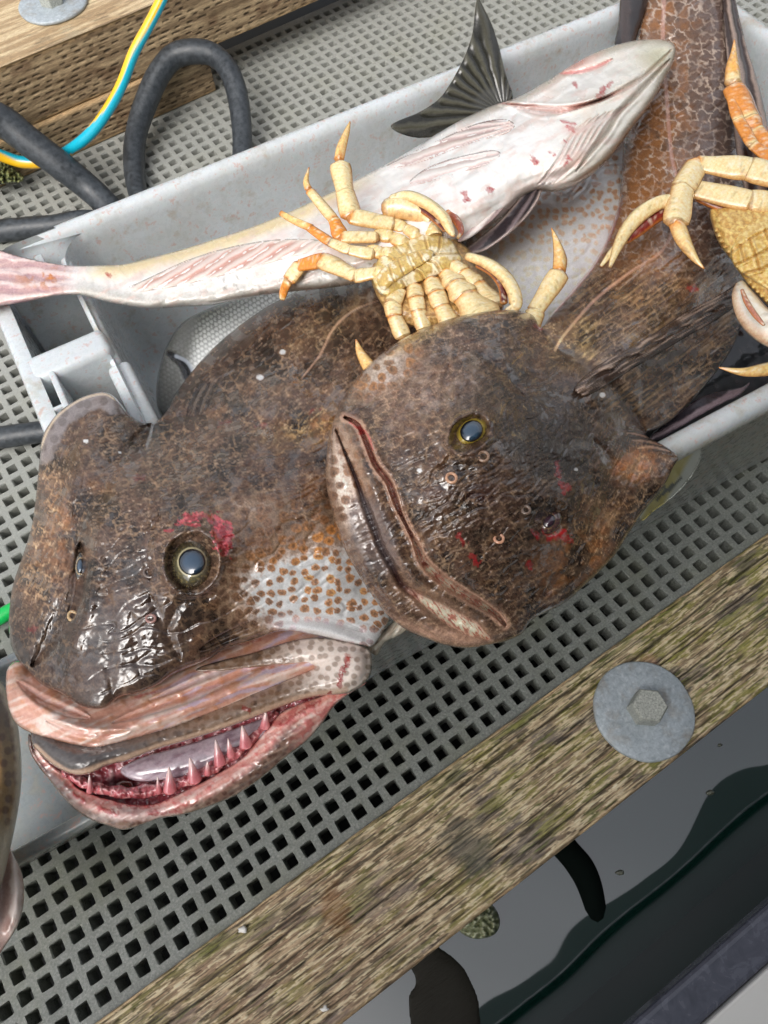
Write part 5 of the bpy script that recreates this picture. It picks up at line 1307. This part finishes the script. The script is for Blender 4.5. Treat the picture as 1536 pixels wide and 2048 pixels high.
# tail: pink rays
tm = ss(170, 110, X + 0.2 * (Y - 560)); tr_ = np.sin(np.arctan2(Y - 562, X - 420) * 95 + 2 * n1)
tc = mix(np.broadcast_to(srgb((196, 158, 156)), X.shape + (3,)), srgb((232, 206, 200)), ss(-.2, .8, tr_)); tc = mix(tc, srgb((196, 124, 70)), ss(0, .3, n2 + n1) * np.clip(1.3 - RF.ell(100, 555, 70, 22), 0, 1))
tc = mix(tc, srgb((150, 118, 132)), ss(.0, .35, fbm(*aniso(X, Y, 6, 50, 8), 3, 503)) * .5)
C = mix(C, tc, tm); RF.z += 0.03 * tr_ * tm
# head: olive and mauve
hm = ss(1010, 1180, X - 0.1 * Y); C = mix(C, srgb((206, 198, 176)), hm * .5); C = mix(C, srgb((178, 172, 136)), np.clip(1.2 - RF.ell(1315, 115, 50, 40), 0, 1) * .8)
C = mix(C, srgb((158, 146, 124)), ss(20, 6, RF.d) * ss(900, 960, X) * .6)
C = mix(C, srgb((238, 234, 230)), np.clip(1.3 - RF.ell(1175, 165, 70, 30, -28), 0, 1) * .8)
C = mix(C, srgb((212, 150, 140)), np.clip(1.2 - RF.ell(1155, 128, 55, 13, -24), 0, 1) * .85)
RF.C = C; RF.Rg = .2 + .1 * ss(-.2, .2, n1); RF.z += 0.10 * n1 + .02 * n2 + .05 * fbm(*aniso(X, Y, -28, 80, 14), 3, 505); RF.C = mix(RF.C, srgb((226, 196, 184)), ss(.12, .34, fbm(*aniso(X, Y, -28, 60, 16), 4, 506)) * .5)
groove(RF, [(1120, 148), (1160, 143), (1195, 133), (1225, 118)], 5, .22, (196, 92, 90), .7)
groove(RF, [(1345, 97), (1310, 132), (1280, 158), (1235, 182), (1190, 205), (1120, 222), (1040, 215)], 4, .22, (136, 104, 84), .6, .05)
groove(RF, [(1340, 118), (1300, 160), (1262, 200), (1235, 228), (1215, 262), (1185, 300), (1150, 345)], 5, .28, (120, 104, 88), .6, .08)
for q in range(6):
    groove(RF, [(1290 - 22 * q, 158 + 10 * q), (1225 - 22 * q, 192 + 7 * q), (1140 - 14 * q, 212 + 3 * q), (1070 - 12 * q, 212 - q), (1010 - 6 * q, 208)], 3.2, .10, (198, 150, 140), .45, .05)
    groove(RF, [(1262 - 16 * q, 205 + 6 * q), (1222 - 16 * q, 238 + 7 * q), (1190 - 14 * q, 285 + 6 * q), (1150 - 12 * q, 330 + 5 * q), (1105 - 6 * q, 368)], 3.4, .12, (192, 150, 142), .5, .06)
for q in range(9): groove(RF, [(1290 - 5 * q, 138 + 4 * q), (1283 - 5 * q, 150 + 5 * q)], 1.8, .04, (150, 140, 130), .4)
groove(RF, [(1030, 225), (1000, 290), (960, 330), (900, 370)], 10, .12, None)
for i, (pts, w) in enumerate((([(1222, 165), (1208, 178), (1196, 192)], 6), ([(1068, 318), (1071, 324)], 6), ([(1128, 280), (1132, 285)], 4), ([(1135, 252), (1145, 262)], 6), ([(978, 376), (984, 380)], 6), ([(925, 385), (935, 395)], 5), ([(1137, 318), (1130, 330)], 5), ([(1100, 305), (1108, 310)], 4), ([(1148, 165), (1152, 172)], 4), ([(930, 402), (938, 400)], 3), ([(212, 548), (220, 552)], 3), ([(1120, 242), (1150, 248)], 3))): splat(RF, pts, w, (190, 20, 30), 510 + i, .9)
RF.paint(np.clip(1 - RF.ell(1138, 258, 24, 18), 0, 1) * .35, srgb((226, 130, 120)))
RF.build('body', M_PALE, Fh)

def fin(parent, name, out, edge, base, freq, c1, c2, seed, T=.14, amp=.05, mat=None, rim=None, R_=12, on=None):
    R = Relief(out, edge, T, R_, 2.0, 5, .5)
    if on is not None: R.drape(on, .012)
    stripes(R, base[0], base[1], freq, c1, c2, amp, seed)
    if rim is not None: R.paint(ss(7, 2, R.d) * .8, srgb(rim))
    return R.build(name, mat or M_PALE, parent)
R = Relief([(258, 574), (275, 566), (320, 545), (370, 522), (430, 502), (500, 486), (570, 478), (640, 480), (690, 490), (620, 505), (560, 520), (500, 537), (430, 555), (370, 569), (310, 580), (270, 583)], 13.0, .04, 16, 2, 5, .6)
s = np.sin((R.X * math.cos(.5) + R.Y * math.sin(.5) + .9 * R.Y) / 4.4 + 1.5 * fbm(R.X / 40, R.Y / 40, 2, 2)); R.C = mix(np.broadcast_to(srgb((214, 160, 146)), R.X.shape + (3,)), srgb((238, 214, 204)), ss(-.4, .6, s)); R.z += .05 * s
R.C = mix(R.C, srgb((236, 230, 222)), ss(560, 690, R.X)); R.paint(ss(10, 2, R.d) * .7, srgb((234, 222, 210))); R.Rg[:] = .25; R.drape(RF, .01); R.build('anal_fin', M_PALE, Fh)
fin(Fh, 'pectoral_fin', [(772, 332), (830, 302), (890, 274), (950, 248), (1005, 238), (1030, 250), (1010, 268), (950, 284), (905, 300), (850, 322), (800, 334)], [(780, 330, 14.4), (900, 285, 15.2), (1020, 250, 15.6)], (1070, 240), 60, (206, 176, 170), (234, 218, 210), 21, T=.04, on=RF)
fin(Fh, 'pelvic_fin', [(818, 364), (850, 338), (900, 318), (950, 306), (985, 300), (1002, 308), (985, 325), (930, 342), (880, 357), (840, 368)], [(830, 355, 15.2), (1000, 305, 15.9)], (1080, 290), 55, (222, 196, 190), (238, 228, 222), 22, T=.035, on=RF)
fin(Fh, 'pectoral_fin', [(925, 505), (955, 478), (995, 445), (1030, 405), (1055, 372), (1073, 350), (1085, 362), (1078, 398), (1048, 440), (1005, 478), (960, 505)], [(930, 500, 13.4), (1075, 360, 14.6)], (1110, 320), 36, (52, 46, 50), (112, 98, 100), 23, rim=(206, 186, 178))
fin(Fh, 'pelvic_fin', [(916, 482), (928, 455), (948, 420), (970, 385), (1000, 352), (1032, 338), (1046, 350), (1028, 388), (995, 430), (958, 464), (932, 480)], [(920, 478, 14.6), (1035, 345, 15.2)], (1090, 300), 42, (196, 170, 168), (236, 224, 218), 24)

# ------------------------------------------------------------------ fish at the left edge (D)
Dd = thing('speckled_fish', 'pale-bellied brown fish at the left edge of the photo, seen in part', 'fish')
R = Relief([(-60, 1330), (-15, 1345), (8, 1372), (22, 1405), (36, 1450), (43, 1520), (42, 1580), (32, 1645), (18, 1710), (5, 1765), (-20, 1830), (-60, 1900), (-140, 1800), (-160, 1500), (-120, 1350)], 7.0, 2.2, 60, 2.2, 5, 2)
f1, f2, idv = worley(R.X / 22, R.Y / 24, 601); n1 = fbm(R.X / 16, R.Y / 24, 4, 602)
C = mix(np.broadcast_to(srgb((150, 122, 84)), R.X.shape + (3,)), srgb((110, 80, 56)), ss(.45, .25, f1)); C = mix(C, srgb((92, 74, 66)), ss(1520, 1420, R.Y) * .8); C = mix(C, srgb((226, 210, 186)), ss(18, 4, R.d + 6 * n1) * .85); C = mix(C, srgb((226, 216, 196)), ss(1620, 1700, R.Y) * .8)
R.C = C; R.z += .05 * n1; R.build('body', M_PALE, Dd)
R = Relief([(-40, 1700), (10, 1690), (30, 1715), (45, 1750), (48, 1800), (38, 1845), (15, 1885), (-20, 1930), (-60, 1930)], 6.2, .5, 16, 2, 5, .8)
s = stripes(R, 20, 1560, 30, (206, 176, 168), (236, 220, 212), .10, 31); R.paint(np.clip(1 - R.ell(22, 1850, 16, 26, 30), 0, 1) * .7, srgb((120, 70, 56))); R.build('pelvic_fin', M_PALE, Dd)

# ------------------------------------------------------------------ crabs
CR, OR_, TIP, DKR, SH = srgb((238, 214, 158)), srgb((226, 138, 48)), srgb((196, 116, 44)), srgb((84, 22, 24)), srgb((205, 168, 100))
def merge(parts):
    V, F, C = [], [], []; b = 0
    for v, f, c in parts:
        V.append(v); F += [tuple(i + b for i in q) for q in f]; C.append(c); b += len(v)
    return np.concatenate(V), F, np.concatenate(C)


def seg_(pts, c0, c1, c2, flat=.58, bulge=True):
    """one leg joint: colours at the two ends and in the middle, lightly freckled"""
    def cf(t, th, V):
        c = mix(np.tile(c1, (len(V), 1)), c0, ss(.22, .0, t)); c = mix(c, c2, ss(.78, 1.0, t))
        n_ = fbm(V[:, 0] * 9, V[:, 1] * 9, 3, 3); c = mix(c, OR_, ss(.15, .5, n_) * .22)
        e = np.abs(np.sin(th)); c = mix(c, srgb((200, 124, 50)), ss(.75, .1, e) * .7); c = mix(c, srgb((150, 108, 62)), ss(.05, .0, np.minimum(t, 1 - t)) * .6)
        c = mix(c, srgb((120, 84, 48)), ss(.28, .5, fbm(V[:, 0] * 14, V[:, 1] * 14, 2, 18)) * .5); return mix(c, srgb((240, 230, 204)), ss(.1, .4, fbm(V[:, 0] * 5, V[:, 1] * 5, 2, 8)) * ss(.5, .9, e) * .5)
    return tube('x', pts, None, None, 16, 7, flat, True, cf, raw=True, ridge=0.11)


def joint(pts, cols, mid=True):
    """pts: (px,py,z,r) joints from body outward; each piece a swelling between two necks"""
    out = []
    for i in range(len(pts) - 1):
        a, b = np.array(pts[i], float), np.array(pts[i + 1], float); m1 = a * .7 + b * .3; m2 = a * .25 + b * .75
        d = b[:2] - a[:2]; nrm = np.array([-d[1], d[0]]) / (np.hypot(*d) + 1e-9)
        ra, rb = a[3], b[3]; R = max(ra, rb)
        m1[3] = ra * 1.0; m2[3] = rb * 1.06
        a2 = a.copy(); a2[3] = ra * .94; b2 = b.copy(); b2[3] = rb * 1.0
        out.append(seg_([a2, m1, m2, b2], *cols[min(i, len(cols) - 1)]))
    return out


def crab_leg(parent, pts, tip, cols=((OR_, CR, CR),), tipc=(OR_, srgb((236, 190, 120)), TIP), name='leg'):
    V, F, C = merge(joint(pts, cols)) if pts else (None, None, None)
    if pts: leg = mesh_obj(name, V, F, M_CRAB, parent, True, C)
    else: leg = parent
    if tip:
        V, F, C = seg_(tip, *tipc, flat=.8); mesh_obj('leg_tip', V, F, M_CRAB, leg, True, C)
    return leg


def arc(name, pts, c0, c1, c2, parent, flat=.8):
    V, F, C = seg_(pts, c0, c1, c2, flat); return mesh_obj(name, V, F, M_CRAB, parent, True, C)


C1 = thing('crab', 'cream and orange crab lying belly up in the middle of the fish', 'crab', 'crabs on top of the fish')
# back shell rim seen around the belly
R = Relief([(742, 560), (742, 530), (765, 495), (800, 465), (850, 455), (900, 470), (945, 505), (975, 545), (1000, 580), (1008, 612), (985, 640), (900, 650), (830, 655), (785, 635), (758, 600)], 14.2, .8, 30, 2, 5, 1)
n1 = fbm(R.X / 8, R.Y / 8, 4, 701); R.C = mix(np.broadcast_to(srgb((150, 112, 62)), R.X.shape + (3,)), srgb((196, 158, 98)), ss(-.2, .3, n1)); R.Rg[:] = .4; R.z += .05 * n1
D, T, _ = R.near([(940, 510), (975, 550), (1000, 600)], 30); R.paint(ss(16, 8, D) * .7, srgb((110, 84, 44)))
R.build('back_shell', M_CRAB, C1)
R = Relief([(745, 560), (748, 535), (765, 505), (790, 488), (815, 478), (850, 466), (880, 470), (905, 482), (918, 505), (925, 520), (910, 540), (880, 550), (848, 562), (812, 576), (775, 593), (755, 582)], 15.0, .65, 34, 1.6, 5, 1)
X, Y = R.X, R.Y; n1 = fbm(X / 9, Y / 9, 4, 702); n2 = fbm(X / 26, Y / 26, 3, 703)
C = mix(np.broadcast_to(srgb((208, 176, 106)), X.shape + (3,)), srgb((240, 224, 184)), ss(-.05, .25, n2)); C = mix(C, srgb((168, 128, 66)), ss(.1, .45, n1) * .55); R.C = C; R.Rg[:] = .32; R.z += .03 * n1
# abdomen flap outline and plate sutures
for pts in ([(812, 480), (828, 508)], [(848, 466), (856, 500)], [(882, 470), (878, 500), (868, 510)], [(922, 508), (890, 508), (868, 510)], [(884, 550), (872, 528), (856, 520)], [(850, 562), (840, 545), (828, 540)], [(812, 576), (804, 562)], [(768, 506), (790, 522)], [(788, 489), (808, 512)]):
    groove(R, pts, 2.2, .07, (160, 122, 66), .5, .05, False)
pl_ = R.build('belly_plate', M_CRAB, C1)
R2 = Relief([(754, 552), (768, 534), (800, 514), (835, 501), (860, 499), (868, 507), (857, 521), (826, 541), (792, 563), (770, 580), (757, 572)], 15.5, .22, 12, 1.4, 5, .5).drape(R, .03)
X, Y = R2.X, R2.Y; n1 = fbm(X / 8, Y / 8, 4, 722); n2 = fbm(X / 18, Y / 18, 3, 723)
R2.C = mix(mix(np.broadcast_to(srgb((212, 176, 104)), X.shape + (3,)), srgb((246, 232, 196)), ss(0, .25, n2)), srgb((172, 132, 70)), ss(.1, .4, n1) * .5); R2.Rg[:] = .3
for q in range(4): groove(R2, [(776 + 20 * q, 528 - 8 * q), (790 + 20 * q, 566 - 13 * q)], 2, .05, (160, 120, 64), .5, .02, False)
R2.build('abdomen_flap', M_CRAB, C1)
def knuckles(parent, pts, r, z, name='leg_base'):
    V, F, C = merge([seg_([(a - 1, b - 1, z, r * .8), (a, b, z + .1, r), (a + (c - a) * .5, b + (d_ - b) * .5, z + .1, r * 1.02), (c, d_, z, r * .78)], OR_, srgb((226, 196, 136)), srgb((226, 186, 120)), .8) for a, b, c, d_ in pts])
    return mesh_obj(name, V, F, M_CRAB, parent, True, C)
for a in (((832, 470, 808, 458), (806, 456, 784, 447)), ((806, 484, 782, 475), (780, 474, 752, 469)), ((782, 508, 762, 506), (760, 506, 738, 500)), ((762, 545, 748, 546),), ((868, 470, 862, 448), (860, 447, 846, 436))):
    knuckles(C1, a, 15, 15.1)
crab_leg(C1, [(785, 448, 15.3, 19), (702, 432, 15.6, 20), (690, 384, 15.9, 17), (680, 330, 16.1, 18)], [(678, 320, 16.1, 9), (683, 295, 16.2, 9), (694, 262, 16.3, 5), (700, 243, 16.3, 1.2)], ((CR, CR, OR_), (OR_, CR, CR), (CR, CR, CR)))
crab_leg(C1, [(752, 474, 15.4, 15), (682, 474, 15.5, 15), (668, 440, 15.7, 11), (620, 382, 15.9, 9)], [(617, 378, 15.9, 7), (612, 362, 16, 5), (618, 335, 16.1, 1.2)], ((CR, CR, OR_), (OR_, OR_, CR), (OR_, CR, OR_)))
crab_leg(C1, [(745, 508, 15.3, 16), (700, 500, 15.4, 13), (660, 484, 15.5, 11), (620, 456, 15.6, 9)], [(622, 456, 15.6, 9), (590, 442, 15.6, 8), (562, 426, 15.7, 6)], ((CR, CR, CR), (CR, CR, srgb((110, 100, 96))), (OR_, OR_, TIP)))
crab_leg(C1, [(752, 545, 15.2, 16), (712, 552, 15.0, 17), (645, 520, 14.9, 20), (600, 530, 14.5, 16), (578, 560, 14.2, 15)], [(577, 562, 14.2, 12), (568, 580, 13.8, 10), (564, 598, 13.5, 6)], ((CR, CR, CR), (CR, CR, OR_), (OR_, OR_, OR_), (OR_, CR, OR_)), (CR, OR_, CR))
crab_leg(C1, [(800, 580, 15.1, 15), (785, 605, 15.1, 17), (788, 632, 14.9, 15), (806, 672, 14.5, 16)], None, ((CR, CR, CR), (CR, CR, OR_), (OR_, CR, CR)))
crab_leg(C1, [(828, 572, 15.1, 15), (832, 595, 15.2, 16), (836, 620, 15.0, 15), (848, 656, 14.6, 15)], None)
crab_leg(C1, [(862, 560, 15.2, 16), (872, 585, 15.3, 18), (882, 612, 15.1, 17), (902, 650, 14.8, 19)], None)
crab_leg(C1, [(892, 545, 15.2, 17), (910, 568, 15.4, 22), (930, 592, 15.4, 27), (968, 640, 15.2, 38)], None, name='claw_arm')
crab_leg(C1, [(905, 528, 15.3, 15), (925, 545, 15.3, 17), (952, 570, 15.2, 20), (985, 615, 15.0, 26)], None, name='claw_arm')
crab_leg(C1, [(1066, 655, 14.6, 15), (1070, 622, 14.8, 17), (1118, 548, 15.2, 19)], [(1118, 543, 15.2, 12), (1120, 515, 15.3, 12), (1112, 480, 15.4, 6), (1103, 456, 15.4, 1.2)], ((CR, CR, CR), (CR, CR, CR)))
crab_leg(C1, None, [(752, 752, 15.2, 14), (735, 728, 15.3, 13), (720, 703, 15.3, 8), (712, 679, 15.4, 1.5)])
# claws: dark inner edge + cream finger
arc('claw_palm', [(772, 418, 15.5, 20), (800, 415, 15.5, 24), (845, 428, 15.4, 20), (862, 445, 15.3, 10)], CR, CR, CR, C1)
o = arc('claw_finger', [(782, 398, 15.7, 9), (815, 392, 15.9, 12), (855, 408, 16, 12), (886, 434, 16, 11), (900, 460, 15.9, 8), (908, 472, 15.9, 3)], CR, CR, CR, C1)
arc('claw_edge', [(785, 404, 15.6, 7), (815, 406, 15.7, 8), (850, 423, 15.7, 7), (878, 447, 15.7, 6), (890, 462, 15.7, 3)], DKR, DKR, DKR, o)
arc('claw_finger', [(895, 425, 15.5, 8), (912, 440, 15.5, 8), (922, 462, 15.5, 6), (916, 476, 15.6, 3)], OR_, srgb((150, 80, 60)), CR, C1)
o = arc('claw_finger', [(935, 512, 15.6, 9), (975, 527, 15.8, 12), (1008, 552, 15.9, 13), (1028, 585, 15.8, 13), (1030, 612, 15.6, 12), (1012, 622, 15.4, 6)], CR, CR, CR, C1)
arc('claw_edge', [(955, 530, 15.5, 6), (985, 546, 15.6, 8), (1004, 572, 15.6, 8), (1008, 606, 15.5, 7)], DKR, DKR, DKR, o)

C2 = thing('crab', 'cream crab at the right edge of the tote, golden belly half out of the photo', 'crab', 'crabs on top of the fish')
R = Relief([(1419, 424), (1430, 412), (1470, 400), (1540, 395), (1640, 400), (1700, 480), (1680, 600), (1600, 660), (1540, 615), (1510, 585), (1486, 556), (1462, 520), (1440, 490), (1427, 460)], 14.6, .9, 30, 1.8, 5, 1)
X, Y = R.X, R.Y; n1 = fbm(X / 9, Y / 9, 4, 711); C = mix(np.broadcast_to(srgb((190, 146, 78)), X.shape + (3,)), srgb((226, 190, 116)), ss(-.2, .3, n1)); R.C = C; R.Rg[:] = .4; R.z += .04 * n1
e_, t_e, _ = R.near([(1427, 460), (1462, 520), (1510, 585), (1560, 630)], 14); R.z += .12 * ss(8, 2, e_) * np.sin(t_e * 110)
R.build('back_shell', M_CRAB, C2)
R = Relief([(1462, 500), (1475, 470), (1500, 445), (1545, 425), (1620, 425), (1640, 520), (1600, 590), (1545, 585), (1505, 560), (1480, 545), (1465, 525)], 15.3, .6, 26, 1.8, 5, 1)
X, Y = R.X, R.Y; n1 = fbm(X / 8, Y / 8, 4, 712); C = mix(np.broadcast_to(srgb((206, 160, 78)), X.shape + (3,)), srgb((232, 200, 130)), ss(-.2, .3, n1)); R.C = C; R.Rg[:] = .3
for pts in ([(1462, 505), (1500, 478), (1560, 445)], [(1472, 530), (1510, 512), (1570, 480)], [(1488, 548), (1530, 535), (1580, 510)], [(1500, 480), (1512, 512), (1520, 540)], [(1480, 490), (1488, 520)], [(1530, 462), (1545, 495)]): groove(R, pts, 2.4, .07, (150, 108, 52), .6, .05, False)
R.build('belly_plate', M_CRAB, C2)
crab_leg(C2, [(1575, 362, 15.8, 26), (1500, 338, 15.8, 28), (1395, 328, 15.6, 20), (1366, 376, 15.6, 20), (1352, 446, 15.5, 22)], [(1354, 448, 15.5, 14), (1366, 480, 15.4, 13), (1388, 515, 15.3, 7), (1408, 537, 15.2, 1.5)], ((CR, CR, CR), (CR, CR, OR_), (OR_, CR, CR), (CR, CR, CR)), (OR_, srgb((238, 204, 140)), OR_))
crab_leg(C2, [(1580, 408, 15.4, 24), (1500, 402, 15.4, 26), (1388, 378, 15.2, 22)], None, ((CR, CR, CR), (CR, CR, CR)), name='claw_arm')
arc('claw_edge', [(1480, 425, 15.1, 10), (1440, 412, 15.0, 12), (1396, 394, 15.0, 10)], DKR, srgb((120, 50, 30)), DKR, C2)
o = arc('claw_finger', [(1352, 402, 15.3, 14), (1318, 406, 15.3, 15), (1284, 426, 15.2, 15), (1256, 456, 15.0, 13), (1236, 492, 14.9, 9), (1220, 534, 14.8, 3)], CR, CR, CR, C2)
arc('claw_edge', [(1345, 420, 15, 12), (1310, 436, 14.9, 12), (1278, 462, 14.8, 10), (1250, 484, 14.7, 6)], DKR, srgb((120, 40, 34)), DKR, o)
arc('claw_finger', [(1250, 480, 14.8, 7), (1226, 502, 14.7, 7), (1202, 532, 14.6, 3)], OR_, CR, CR, C2)
o = arc('claw_palm', [(1482, 568, 14.6, 9), (1488, 595, 14.8, 20), (1508, 632, 14.9, 27), (1545, 662, 14.9, 30), (1590, 680, 14.9, 26)], srgb((236, 226, 200)), srgb((246, 240, 222)), srgb((236, 226, 200)), C2)
arc('claw_edge', [(1484, 580, 15.3, 3), (1494, 605, 15.5, 5), (1512, 632, 15.7, 5), (1528, 650, 15.7, 3)], srgb((196, 140, 118)), srgb((176, 112, 92)), srgb((196, 140, 118)), o)
crab_leg(C2, None, [(1600, 726, 13.0, 16), (1536, 738, 13.0, 14), (1486, 744, 13.0, 9), (1438, 735, 13.0, 1.5)], tipc=(OR_, srgb((240, 200, 130)), OR_))

C3 = thing('crab', 'orange crab legs at the top right edge, the rest outside the photo', 'crab', 'crabs on top of the fish')
ORB = srgb((214, 134, 58))
crab_leg(C3, [(1560, 320, 14.6, 20), (1512, 262, 14.8, 17), (1500, 238, 15.0, 19), (1470, 178, 15.2, 20)], [(1467, 168, 15.2, 14), (1466, 135, 15.3, 11), (1468, 105, 15.3, 5), (1469, 80, 15.3, 1.3)], ((ORB, ORB, CR), (ORB, ORB, CR), (CR, ORB, ORB)), (CR, srgb((236, 170, 80)), ORB))
crab_leg(C3, [(1560, 330, 14.8, 16), (1506, 290, 15, 12), (1478, 240, 15.1, 11), (1462, 196, 15.2, 8)], None, ((CR, ORB, CR), (CR, ORB, CR), (CR, ORB, ORB)))
R = Relief([(1505, 262), (1530, 255), (1600, 240), (1680, 300), (1640, 380), (1560, 370), (1530, 310), (1512, 285)], 14.0, .8, 24, 2.4, 4, 1); n1 = fbm(R.X / 9, R.Y / 9, 3, 5); R.C = mix(np.broadcast_to(srgb((190, 110, 60)), R.X.shape + (3,)), srgb((150, 110, 96)), ss(-.2, .3, n1)); R.Rg[:] = .35
R.build('back_shell', M_CRAB, C3)
